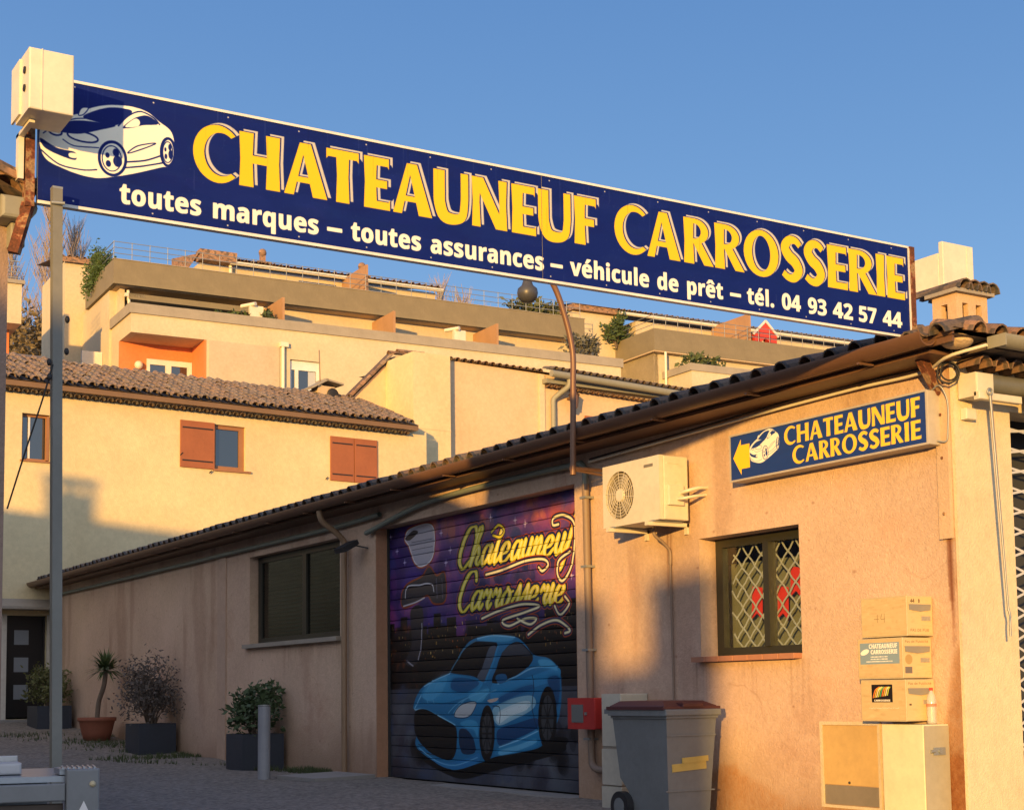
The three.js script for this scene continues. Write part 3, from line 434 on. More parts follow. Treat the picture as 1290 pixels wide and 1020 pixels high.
  // left window: two dark sashes with a blind behind
  const w1 = mesh('window', [bx(0.14, 0.2, 2.47, 2.56, -15.12, -11.64), bx(0.14, 0.2, 3.8, 3.89, -15.12, -11.64), bx(0.14, 0.2, 2.56, 3.8, -15.12, -14.98), bx(0.14, 0.2, 2.56, 3.8, -11.74, -11.64), bx(0.13, 0.2, 2.56, 3.8, -13.28, -13.14)], M.olive, workshop);
  const tint = new THREE.MeshPhysicalMaterial({ color: RGB(0.4, 0.44, 0.4), transmission: 1, thickness: 0, roughness: 0.05, ior: 1.3 });
  mesh('pane', bx(0.165, 0.172, 2.56, 3.8, -14.98, -13.28), tint, w1); mesh('pane', bx(0.165, 0.172, 2.56, 3.8, -13.14, -11.74), tint, w1);
  for (let i = 0; i < 20; i++) mesh('blind_slat', new THREE.BoxGeometry(0.05, 0.006, 3.3).rotateZ(0.7).translate(0.28, 2.6 + i * 0.062, -13.36), std([0.025, 0.027, 0.02]), w1);
  mesh('sill', bevel(-0.09, 0.14, 2.4, 2.465, -15.28, -11.57, 0.008), M.stone, w1);
  // right window: olive frame, glass and a folding lattice grille
  const w2 = mesh('window', [bx(0.2, 0.27, 1.94, 2.02, -3.28, -1.86), bx(0.2, 0.27, 3.0, 3.085, -3.28, -1.86), bx(0.2, 0.27, 2.02, 3.0, -3.28, -3.18), bx(0.2, 0.27, 2.02, 3.0, -1.9, -1.86), bx(0.18, 0.27, 2.02, 3.0, -2.56, -2.48)], M.olive, workshop);
  mesh('pane', bx(0.235, 0.241, 2.02, 3.0, -3.18, -2.56), M.glass, w2); mesh('pane', bx(0.235, 0.241, 2.02, 3.0, -2.48, -1.9), M.glass, w2);
  const brick = paint([0.42, 0.19, 0.11], { roughness: 0.85 });
  for (let i = 0; i < 7; i++) mesh('sill_brick', bevel(-0.1, 0.2, 1.885, 1.935, -3.33 + i * 0.212, -3.125 + i * 0.212, 0.006), brick, w2);
  const lat = std([0.6, 0.58, 0.52], { roughness: 0.5, metalness: 0.3 });
  for (let i = 0; i < 13; i++) {                                 // grille strips, both ways
    for (const s of [-1, 1]) {
      const za = -3.2 + i * 0.19 - (s > 0 ? 0.95 : 0), pts = []; for (let q = 0; q <= 14; q++) { const y = 2.02 + q * 0.07, z = za + s * q * 0.0665 + (q % 2 ? 0.014 * s : 0); if (z > -3.17 && z < -1.87) pts.push([0.3 + (s > 0 ? 0.012 : 0), y, z]); }
      if (pts.length > 1) mesh('lattice_strip', pts.slice(1).map((p, n) => bar(pts[n], p, 0.006, 0.016)), lat, w2);
    }
  }
  mesh('curtain', [bx(0.52, 0.54, 1.95, 2.87, -3.5, -2.42), bx(0.52, 0.54, 1.95, 2.72, -2.3, -1.7)], std([0.21, 0.2, 0.14]), w2);
  // street opening with its folding lattice gate
  mesh('dark_shade_sheet', [bx(0.4, 3.4, 0.44, 4.2, -0.95, -0.9), bx(3.36, 3.4, 0.44, 4.2, -0.9, -0.3)], std([0.03, 0.034, 0.042]), workshop);  // dark sheet standing in for the shade inside the opening
  const gate = mesh('lattice_gate', [bx(0.66, 0.69, 0.3, 3.8, -0.2, -0.17)], lat, workshop);
  for (let i = 0; i < 20; i++) for (const s of [-1, 1]) mesh('lattice_strip', bar([0.68 + (s > 0 ? 0 : 0.6), 0.3 + i * 0.18, -0.18 + s * 0.004], [0.68 + (s > 0 ? 0.6 : 0), 0.74 + i * 0.16, -0.18 + s * 0.004], 0.004, 0.02), lat, gate);
}
// red pennants seen through the right window
for (const [z, y0, y1, lb] of [[-2.87, 2.30, 2.59, 'red cloth behind the window sash nearer the air conditioner'], [-2.50, 2.28, 2.57, 'red cloth beside the mullion, behind the sash nearer the letterboxes'], [-2.31, 2.48, 2.74, 'highest hung red cloth behind the barred window lattice, beside the jamb']]) {
  const p = mesh('red_pennant', extr(poly([[z - 0.08, y0], [z, y0 + 0.05], [z + 0.07, y0 - 0.02], [z + 0.08, y1], [z - 0.06, y1 + 0.02]].map(([a, b]) => [-a, b])), 0.01).rotateY(Math.PI / 2).translate(0.36, 0, 0), std([0.68, 0.035, 0.03]), scene);
  tag(p, lb, 'pennant', 'red pennants behind the window lattice');
}

// ------------------------------------------------------------------ big overhead sign
{
  const W = 2048, H = 216, K = W / 6.84;
  const tex = canvasTex(W, H, (ctx) => {
    const S = (x, y) => { const [u, v] = SIGNH(x, y); return [u * K, v * K]; };
    ctx.fillStyle = NAVY; ctx.fillRect(0, 0, W, H);
    for (let i = 0; i < 500; i++) { ctx.globalAlpha = rr(0.03, 0.09); ctx.fillStyle = rnd() < 0.5 ? '#0c1550' : '#23307a'; ctx.beginPath(); ctx.ellipse(rr(0, W), rr(0, H), rr(10, 80), rr(4, 22), 0, 0, 7); ctx.fill(); } ctx.globalAlpha = 1;
    carLogo(ctx, (x, y) => S(...Q1(x, y)), 1.15, NAVY);
    const L = [['C', 243, 297], ['H', 302, 352], ['A', 359, 411], ['T', 411, 452], ['E', 459, 490], ['A', 496, 543], ['U', 546, 590], ['N', 595, 638], ['E', 645, 674], ['U', 678, 719], ['F', 724, 751], ['C', 774, 814], ['A', 816, 856], ['R', 862, 896], ['R', 901, 935], ['O', 937, 981], ['S', 985, 1010], ['S', 1014, 1038], ['E', 1043, 1067], ['R', 1070, 1102], ['I', 1104, 1115], ['E', 1118, 1139]];
    const y0 = 0.13 * H, h = 0.47 * H, yl = (x) => 105 + 0.197 * (x - 93) + 40;
    const put = (dx, dy) => L.map(([c, a, b]) => { const u0 = S(a, yl(a))[0], u1 = S(b, yl(b))[0]; drawGlyph(ctx, c, u0, y0, u1 - u0, h, dx, dy); });
    for (const [c, a, b] of L) { const u0 = S(a, yl(a))[0], u1 = S(b, yl(b))[0]; const w = u1 - u0; drawGlyph(ctx, c, u0, y0, w, h, 8, -5); ctx.fillStyle = '#b9b6ae'; ctx.fill(); drawGlyph(ctx, c, u0, y0, w, h, 2.5, -1.5); ctx.fillStyle = NAVY; ctx.fill(); drawGlyph(ctx, c, u0, y0, w, h); ctx.fillStyle = YEL; ctx.fill(); }
    const words = [['toutes', 150, 254], ['marques', 266, 402], ['–', 411, 432], ['toutes', 442, 531], ['assurances', 542, 686], ['–', 693, 710], ['véhicule', 719, 819], ['de', 828, 856], ['prêt', 865, 912], ['–', 920, 935], ['tél.', 942, 977], ['04', 986, 1010], ['93', 1019, 1043], ['42', 1051, 1076], ['57', 1083, 1106], ['44', 1114, 1138]];
    ctx.fillStyle = CREAM;
    for (const [s, a, b] of words) { const u0 = S(a, yl(a) + 90)[0], u1 = S(b, yl(b) + 80)[0]; fitText(ctx, s, u0, 0.915 * H, u1 - u0, 0.165 * H, 'bold 100px sans-serif'); }
    for (let i = 0; i < 130; i++) { ctx.globalAlpha = rr(0.04, 0.14); ctx.fillStyle = rnd() < 0.5 ? '#8a90b0' : '#050a30'; ctx.fillRect(rr(0, W), rnd() < 0.7 ? 0 : rr(0, H), rr(0.6, 2), rr(10, 90)); } for (let i = 0; i < 900; i++) { ctx.globalAlpha = rr(0.1, 0.4); ctx.fillStyle = '#9aa0bc'; ctx.fillRect(rr(0, W), rr(0, H), 1, 1); } ctx.globalAlpha = 1;
    for (let i = 0; i < 15; i++) for (const y of [7, H - 8]) { ctx.fillStyle = '#c9c4b6'; ctx.beginPath(); ctx.arc(60 + i * 138, y, 1.6, 0, 7); ctx.fill(); }
  });
  const face = new THREE.MeshPhysicalMaterial({ map: tex, roughness: 0.55, specularIntensity: 0.3 });
  const sg = thing('overhead_sign', 'long navy overhead sign with yellow capitals and white car drawing, spanning the yard entrance', 'sign', [-7.18, 4.39, -0.1]);
  const back = paint([0.5, 0.5, 0.48], { metalness: 0.4 });
  for (const [x0, x1] of [[0, 3.36], [3.364, 6.84]]) {
    const p = mesh('sign_panel', bx(x0, x1, 0.004, 0.721, -0.034, -0.004), back, sg);
    const g = sheet([x0, 0.721, 0], [x1 - x0, 0, 0], [0, -0.717, 0]), uv = g.attributes.uv; for (let i = 0; i < uv.count; i++) uv.setX(i, (x0 + uv.getX(i) * (x1 - x0)) / 6.84);
    mesh('printed_face', g, face, p, true);
  }
  mesh('edge_trim', [bx(0, 6.84, 0.721, 0.737, -0.04, 0.006), bx(0, 6.84, -0.014, 0.004, -0.04, 0.006)], paint([0.8, 0.78, 0.72]), sg);
  mesh('strut', [bar([6.868, 0.735, -0.02], [6.868, -0.04, -0.02], 0.05, 0.075), bar([6.868, -0.02, -0.02], [7.152, -0.42, -0.02], 0.06, 0.085)], M.rust, sg);
  mesh('wall_strap', bx(7.14, 7.176, -1.6, -0.36, -0.06, 0.06), plaster([0.62, 0.44, 0.28], { map: worn }), sg);
  mesh('strut', [bar([-0.045, 0.72, -0.02], [-0.045, -0.04, -0.02], 0.05, 0.07), bar([-0.045, -0.02, -0.02], [-0.11, -0.3, -0.06], 0.05, 0.06)], M.rust, sg);
  for (const [x, y] of [[6.865, 0.1], [6.865, 0.62], [7.158, -0.6], [7.158, -0.95], [7.158, -1.4]]) mesh('bolt', new THREE.SphereGeometry(0.014, 10, 8).scale(1, 1, 0.6).translate(x - (x > 7 ? 0.022 : 0), y, x > 7 ? 0 : 0.022), M.rust, sg);
  mesh('stay_plate', bx(6.832, 6.848, 0.0, 0.72, -0.045, 0.01), paint([0.72, 0.7, 0.64]), sg);
}
{
  const p = thing('steel_post', 'tall galvanised steel post carrying the end of the overhead sign beside the trailer', 'post', [-7.045, 0.25, 0.0]);
  mesh('pole', bar([0, -0.3, 0], [-0.055, 4.19, 0], 0.054, 0.054), std([0.2, 0.2, 0.175], { map: worn, roughness: 0.6 }), p);
  mesh('cap', bx(-0.083, -0.027, 4.186, 4.198, -0.028, 0.028), M.zinc, p);
  mesh('bolt', rod([-0.09, 4.1, 0.03], [-0.02, 4.1, 0.046], 0.01), M.zinc, p);
  for (const [x, y] of [[-0.085, 3.12], [-0.088, 3.2], [0.006, 3.27], [0.008, 3.45]]) mesh('insulator', new THREE.SphereGeometry(0.014, 8, 6).scale(1, 1.5, 1).translate(x, y, 0.025), M.black, p);
}
tag(mesh('slack_cable', tube([[-7.115, 3.44, 0.03], [-7.15, 3.28, 0.0], [-7.22, 2.98, -0.1], [-7.285, 2.66, -0.24]], 0.005, 30, 6), M.black, scene), 'thin black cable sloping from the steel post to the old house', 'cable');
// sheet-metal housings at both ends of the sign
{
  const b = thing('metal_housing', 'cream sheet metal box standing before the car drawing of the overhead sign', 'metal box', [-7.21, 4.76, 0.15]);
  mesh('shell', bevel(-0.12, 0.12, 0, 0.34, -0.15, 0.15, 0.008), M.boxCream, b);
  mesh('flange', bx(-0.132, -0.12, 0.02, 0.33, -0.2, -0.02), M.boxCream, b); mesh('seam', bx(-0.055, -0.049, 0.0, 0.34, 0.149, 0.153), M.boxCream, b);
  for (const y of [0.14, 0.24]) mesh('vent_hole', new THREE.CylinderGeometry(0.02, 0.02, 0.01, 12).rotateZ(Math.PI / 2).translate(-0.123, y, 0.06), M.black, b);
  mesh('bracket', [bx(-0.08, -0.05, -0.26, 0.0, -0.3, -0.24), bx(-0.08, -0.05, -0.02, 0.0, -0.3, 0.0)], M.boxCream, b);
}
{
  const b = thing('metal_housing', 'pair of joined cream sheet metal boxes on the roof behind the tiled chimney', 'metal box', [2.48, 5.2, -2.3]);
  mesh('shell', bevel(0.0, 0.45, 0.5, 0.98, -0.06, 0.0, 0.008), M.boxCream, b); mesh('seam', bx(0.35, 0.357, 0.5, 0.97, -0.002, 0.004), M.boxCream, b);
  mesh('duct', bevel(0.0, 0.2, 0.52, 0.87, -0.75, -0.062, 0.008), M.boxCream, b); mesh('leg', bx(0.1, 0.16, -0.3, 0.522, -0.2, -0.14), M.zinc, b);
}
// roof chimney with slots under a tiled cap
function chimney(pos, label, w = 0.68, d = 0.5, h = 0.82, mat = M.peach, n3 = 3, hw = 0.045, turn = 0, n2 = 2) {
  const c = thing('roof_chimney', label, 'chimney', pos, turn), S = (len, n) => poly(rect(-len / 2, len / 2, 0, h), Array.from({ length: n }, (_, i) => { const m = len * ((i + 0.5) / n - 0.5) * 0.86; return rect(m - hw, m + hw, h - 0.32, h - 0.09); }));
  mesh('stack', [extr(S(w, n3), 0.06).translate(0, 0, d / 2 - 0.06), extr(S(w, n3), 0.06).translate(0, 0, -d / 2), extr(S(d - 0.12, n2), 0.06).rotateY(Math.PI / 2).translate(-w / 2, 0, 0), extr(S(d - 0.12, n2), 0.06).rotateY(Math.PI / 2).translate(w / 2 - 0.06, 0, 0), bx(-w / 2 + 0.06, w / 2 - 0.06, 0, h - 0.4, -d / 2 + 0.06, d / 2 - 0.06)], mat, c);
  mesh('cap', bx(-w / 2 - 0.05, w / 2 + 0.05, h, h + 0.035, -d / 2 - 0.05, d / 2 + 0.05), M.stone, c);
  for (let i = 0; i < 4; i++) { const t = share('cap_tile', halfLong, M.oldTiles[i % 4], c); t.position.set(-w / 2 + 0.06 + i * (w - 0.06) / 3, h + 0.03, d / 2 + 0.08); t.rotation.set(0, Math.PI / 2, 0.03); }
  return c;
}
chimney([1.97, 4.6, -1.65], 'small plastered chimney with dark slots and tile cap above the street gutter', 0.43, 0.3, 0.76, plaster([0.66, 0.45, 0.26]), 2, 0.04, 0, 1);

// ------------------------------------------------------------------ light box sign on the wall
{
  const W = 1280, H = 232;
  const tex = canvasTex(W, H, (ctx) => {
    ctx.fillStyle = '#1f3878'; ctx.fillRect(0, 0, W, H); for (let i = 0; i < 200; i++) { ctx.globalAlpha = 0.05; ctx.fillStyle = rnd() < 0.5 ? '#1a2750' : '#3a4870'; ctx.beginPath(); ctx.ellipse(rr(0, W), rr(0, H), rr(10, 60), rr(4, 20), 0, 0, 7); ctx.fill(); } ctx.globalAlpha = 1;
    ctx.fillStyle = '#ffc400'; ctx.beginPath(); [[18, 116], [78, 22], [78, 54], [142, 54], [142, 180], [78, 180], [78, 212]].forEach((p, i) => ctx[i ? 'lineTo' : 'moveTo'](...p)); ctx.fill();
    carLogo(ctx, (x, y) => { const [u, v] = SIGNH(...Q1(x, y)); return [156 + (u - 0.06) / 0.82 * 226, 40 + (v - 0.18) / 0.42 * 150]; }, 0.75, '#1f3878');
    const row = (s, x0, x1, y, h) => { const ww = { I: 0.3, H: 0.78, A: 0.78, T: 0.62, E: 0.52, U: 0.72, N: 0.74, F: 0.5, C: 0.78, R: 0.62, O: 0.9, S: 0.56 }, tot = [...s].reduce((p, c) => p + ww[c] + 0.1, -0.1), k = (x1 - x0) / tot; let x = x0; for (const c of s) { drawGlyph(ctx, c, x, y, ww[c] * k, h, 3, -2); ctx.fillStyle = '#8f8468'; ctx.fill(); drawGlyph(ctx, c, x, y, ww[c] * k, h); ctx.fillStyle = '#fbc531'; ctx.fill(); x += (ww[c] + 0.1) * k; } };
    row('CHATEAUNEUF', 392, 1246, 16, 90); row('CARROSSERIE', 446, 1246, 122, 88);
  });
  const s = thing('light_box_sign', 'small blue light box sign with yellow arrow on the workshop wall', 'sign', [-0.002, 3.545, -2.57]);
  const ed = paint([0.5, 0.45, 0.37], { roughness: 0.45 });
  mesh('case', bevel(-0.172, 0, 0, 0.44, 0, 2.46, 0.006), ed, s);
  mesh('printed_face', sheet([-0.1755, 0.425, 0.015], [0, 0, 2.43], [0, -0.41, 0]), new THREE.MeshStandardMaterial({ map: tex, roughness: 0.3 }), s, true);
  mesh('face_frame', [bx(-0.182, -0.172, 0.425, 0.442, 0, 2.46), bx(-0.182, -0.172, -0.002, 0.015, 0, 2.46), bx(-0.182, -0.172, 0.015, 0.425, 0, 0.015), bx(-0.182, -0.172, 0.015, 0.425, 2.445, 2.46)], ed, s);
  mesh('lead', tube([[-0.1, 0.44, 2.44], [-0.1, 0.47, 2.52], [-0.06, 0.36, 2.56], [-0.05, 0.1, 2.55], [-0.05, 0.02, 2.53], [-0.08, 0.03, 2.465]], 0.007, 40, 6), M.zinc, s);
}
// ------------------------------------------------------------------ air conditioner
{
  const a = thing('air_conditioner', 'cream outdoor air conditioner unit with round fan on wall brackets', 'air conditioner', [-0.09, 3.27, -4.28]);
  const cr = paint([0.72, 0.66, 0.52], { roughness: 0.4 });
  const rimS = poly(rect(0, 0.96, 0, 0.63)); const hole = new THREE.Path(); hole.absarc(0.67, 0.31, 0.245, 0, Math.PI * 2, true); rimS.holes.push(hole);
  mesh('casing', [bevel(-0.3, 0, 0, 0.63, 0, 0.96, 0.012)], cr, a);
  mesh('front_panel', extr(rimS, 0.046).rotateY(Math.PI / 2).translate(-0.352, 0, 0.96), cr, a);
  mesh('fan_well', new THREE.CylinderGeometry(0.244, 0.244, 0.004, 40).rotateZ(Math.PI / 2).translate(-0.303, 0.31, 0.29), std([0.2, 0.17, 0.11]), a);
  const fan = mesh('fan_grille', Array.from({ length: 8 }, (_, i) => new THREE.TorusGeometry(0.035 + i * 0.03, 0.0035, 5, 40).rotateY(Math.PI / 2).translate(-0.35, 0.31, 0.29)).concat(Array.from({ length: 14 }, (_, i) => { const t = i * Math.PI / 7; return rod([-0.35, 0.31 + 0.03 * Math.sin(t), 0.29 + 0.03 * Math.cos(t)], [-0.35, 0.31 + 0.245 * Math.sin(t + 0.3), 0.29 + 0.245 * Math.cos(t + 0.3)], 0.003, 0.003, 5); })), paint([0.66, 0.6, 0.47]), a);
  mesh('hub', new THREE.CylinderGeometry(0.06, 0.07, 0.02, 24).rotateZ(Math.PI / 2).translate(-0.345, 0.31, 0.29), cr, fan);
  for (let i = 0; i < 3; i++) { const t = i * 2.1 + 0.4; mesh('fan_blade', new THREE.SphereGeometry(0.1, 14, 8).scale(0.06, 1, 0.75).translate(0, 0.12, 0).rotateX(t).translate(-0.328, 0.31, 0.29), paint([0.42, 0.38, 0.28]), fan); }
  mesh('badge', bx(-0.3535, -0.35, 0.53, 0.56, 0.71, 0.86), paint([0.2, 0.18, 0.14]), a);
  mesh('side_cover', [bevel(-0.27, -0.08, 0.14, 0.34, 0.958, 1.0, 0.008), bx(-0.26, -0.12, 0.55, 0.565, 0.959, 0.966)], cr, a);
  mesh('bracket', [bx(-0.42, 0.085, -0.05, -0.012, 0.14, 0.19), bx(0.06, 0.085, -0.12, -0.013, 0.14, 0.19)], cr, a); mesh('bracket', [bx(-0.42, 0.085, -0.05, -0.012, 0.8, 0.85), bx(0.06, 0.085, -0.12, -0.013, 0.8, 0.85)], cr, a);
  mesh('foot', [bx(-0.36, -0.02, -0.014, 0.002, 0.12, 0.22), bx(-0.36, -0.02, -0.014, 0.002, 0.78, 0.88)], M.zinc, a);
  mesh('refrigerant_pipe', tube([[-0.16, 0.2, 1.0], [-0.15, 0.2, 1.07], [-0.05, 0.22, 1.12], [0.09, 0.24, 1.12]], 0.016, 20, 6), cr, a); mesh('refrigerant_pipe', tube([[-0.12, 0.26, 1.0], [-0.12, 0.27, 1.08], [-0.02, 0.3, 1.14], [0.09, 0.31, 1.14]], 0.02, 20, 6), cr, a);
  mesh('drain_pipe', [tube([[-0.12, -0.02, 0.55], [-0.12, -0.1, 0.55], [-0.02, -0.18, 0.56], [0.06, -0.26, 0.56], [0.065, -0.4, 0.56]], 0.017, 24, 8), rod([0.065, -0.38, 0.56], [0.065, -2.62, 0.58], 0.011)], M.pipe, a);
}
// ------------------------------------------------------------------ lamp on its curved arm, floodlight, alarm, fire box
{
  const l = thing('street_lamp', 'dark brown swan neck lamp rising before the workshop gutter behind the overhead sign', 'lamp', [0, 3.9, -4.56]);
  mesh('pole', tube([[-0.62, -0.05, 0], [-0.61, 0.4, 0], [-0.6, 0.9, 0], [-0.6, 1.25, 0], [-0.685, 1.6, 0], [-0.82, 1.92, 0], [-0.98, 2.1, 0], [-1.1, 2.08, 0], [-1.145, 1.96, 0]], 0.032, 70, 10), M.brownMetal, l);
  mesh('shade', new THREE.LatheGeometry([[0.035, 0.15], [0.045, 0.1], [0.06, 0.05], [0.1, 0.015], [0.108, -0.03], [0.098, -0.08], [0.06, -0.12], [0.0, -0.135]].map((p) => new THREE.Vector2(...p)), 28).translate(-1.145, 1.83, 0), paint([0.07, 0.07, 0.075], { roughness: 0.4 }), l);
  mesh('wall_bracket', [bx(-0.65, -0.004, 0.0, 0.035, -0.02, 0.02), bx(-0.016, -0.003, -0.07, 0.1, -0.05, 0.05), bar([-0.6, 0.0, 0], [-0.01, -0.05, 0], 0.02, 0.02)], M.brownMetal, l);
}
{
  const f = thing('floodlight', 'small black floodlight on the wall above the left downpipe', 'floodlight', [-0.14, 3.68, -10.8]);
  mesh('housing', new THREE.BoxGeometry(0.26, 0.07, 0.3).rotateZ(0.5).translate(-0.14, 0, 0), M.plastic, f); mesh('lens', new THREE.BoxGeometry(0.2, 0.008, 0.24).rotateZ(0.5).translate(-0.122, -0.036, 0), M.darkGlass, f); mesh('arm', [bar([-0.05, 0.03, 0], [0.138, -0.02, 0.12], 0.03, 0.02)], M.plastic, f);
}
{
  const f = thing('red_box', 'red metal box with a grey glass window beside the garage door', 'fire box', [-0.08, 1.22, -5.07]);
  const red = paint([0.5, 0.035, 0.03], { roughness: 0.45 });
  mesh('body', bevel(-0.15, 0.078, 0, 0.33, -0.26, 0.26, 0.012), red, f); mesh('window', bx(-0.156, -0.15, 0.07, 0.26, -0.17, 0.05), std([0.16, 0.17, 0.16], { roughness: 0.25 }), f); mesh('latch', bx(-0.166, -0.15, 0.15, 0.18, 0.09, 0.12), M.zinc, f);
}
{
  const c = thing('plastic_cabinet', 'tall narrow cream plastic cabinet standing between fire box and wheeled bin', 'cabinet', [-0.19, 0.4, -4.34]), cr = paint([0.6, 0.57, 0.46], { roughness: 0.55 });
  mesh('upper_section', bevel(-0.16, 0.185, 0.66, 1.19, -0.17, 0.17, 0.012), cr, c); mesh('middle_section', bevel(-0.165, 0.185, 0.27, 0.63, -0.175, 0.175, 0.012), cr, c); mesh('base_section', bevel(-0.17, 0.185, 0.0, 0.255, -0.18, 0.18, 0.012), cr, c); mesh('strap', bx(-0.15, 0.18, 0.2, 0.7, -0.165, 0.165), M.stone, c);
}
// ------------------------------------------------------------------ wheeled bin
{
  const b = thing('wheeled_bin', 'grey wheeled bin with maroon lid against the workshop wall', 'bin', [-0.64, 0.4, -3.07]);
  const gr = paint([0.2, 0.22, 0.225], { roughness: 0.6 }), lidM = paint([0.1, 0.03, 0.03], { roughness: 0.5 });
  const ring = (y, x0, x1, z0, z1) => [[x0, y, z0], [x1, y, z0], [x1, y, z1], [x0, y, z1]];
  const loft = (rs) => { const f = []; for (let k = 0; k + 1 < rs.length; k++) for (let i = 0; i < 4; i++) { const j = (i + 1) % 4; f.push([rs[k][i], rs[k + 1][i], rs[k + 1][j], rs[k][j]]); } f.push(rs[0]); return tri(f); };
  mesh('body', loft([ring(0.05, -0.23, 0.23, -0.22, 0.36), ring(0.28, -0.245, 0.245, -0.24, 0.375), ring(0.4, -0.252, 0.252, -0.36, 0.38), ring(0.95, -0.285, 0.285, -0.42, 0.42), ring(1.0, -0.29, 0.29, -0.425, 0.425)]), gr, b);
  mesh('rim', [bevel(-0.32, 0.32, 0.985, 1.045, -0.46, 0.46, 0.012), bevel(-0.3, 0.3, 0.96, 0.99, -0.44, 0.44, 0.008)], gr, b);
  mesh('lid', [loft([ring(1.046, -0.315, 0.315, -0.455, 0.43), ring(1.075, -0.3, 0.3, -0.44, 0.41), ring(1.12, -0.23, 0.23, -0.38, 0.3), ring(1.125, -0.1, 0.1, -0.2, 0.1), ring(1.126, -0.01, 0.01, -0.01, 0.01)]), bevel(-0.33, 0.33, 1.04, 1.07, -0.47, 0.44, 0.01), bevel(-0.12, 0.12, 1.06, 1.1, 0.3, 0.45, 0.01)], lidM, b);
  mesh('handle', [rod([-0.29, 1.03, -0.52], [0.29, 1.03, -0.52], 0.018), bx(-0.3, -0.26, 1.0, 1.045, -0.54, -0.44), bx(0.26, 0.3, 1.0, 1.045, -0.54, -0.44)], gr, b);
  for (const s of [-1, 1]) { const w = mesh('wheel', new THREE.CylinderGeometry(0.14, 0.14, 0.07, 28).rotateZ(Math.PI / 2).translate(s * 0.28, 0.14, -0.3), M.plastic, b); mesh('hub', new THREE.CylinderGeometry(0.08, 0.08, 0.08, 20).rotateZ(Math.PI / 2).translate(s * 0.28, 0.14, -0.3), gr, w); }
  mesh('axle', rod([-0.28, 0.14, -0.3], [0.28, 0.14, -0.3], 0.014), M.zinc, b);
  mesh('foot', bx(-0.2, 0.2, 0, 0.06, 0.2, 0.33), gr, b);
  mesh('yellow_label', [bar([-0.21, 0.512, 0.388], [0.18, 0.535, 0.39], 0.012, 0.07), bar([-0.1, 0.578, 0.396], [0.2, 0.595, 0.397], 0.012, 0.05)], paint([0.6, 0.45, 0.12]), b);
  mesh('rib', [bx(-0.28, 0.28, 0.8, 0.815, 0.405, 0.418), bx(-0.278, 0.278, 0.3, 0.312, 0.372, 0.386)], gr, b);
}
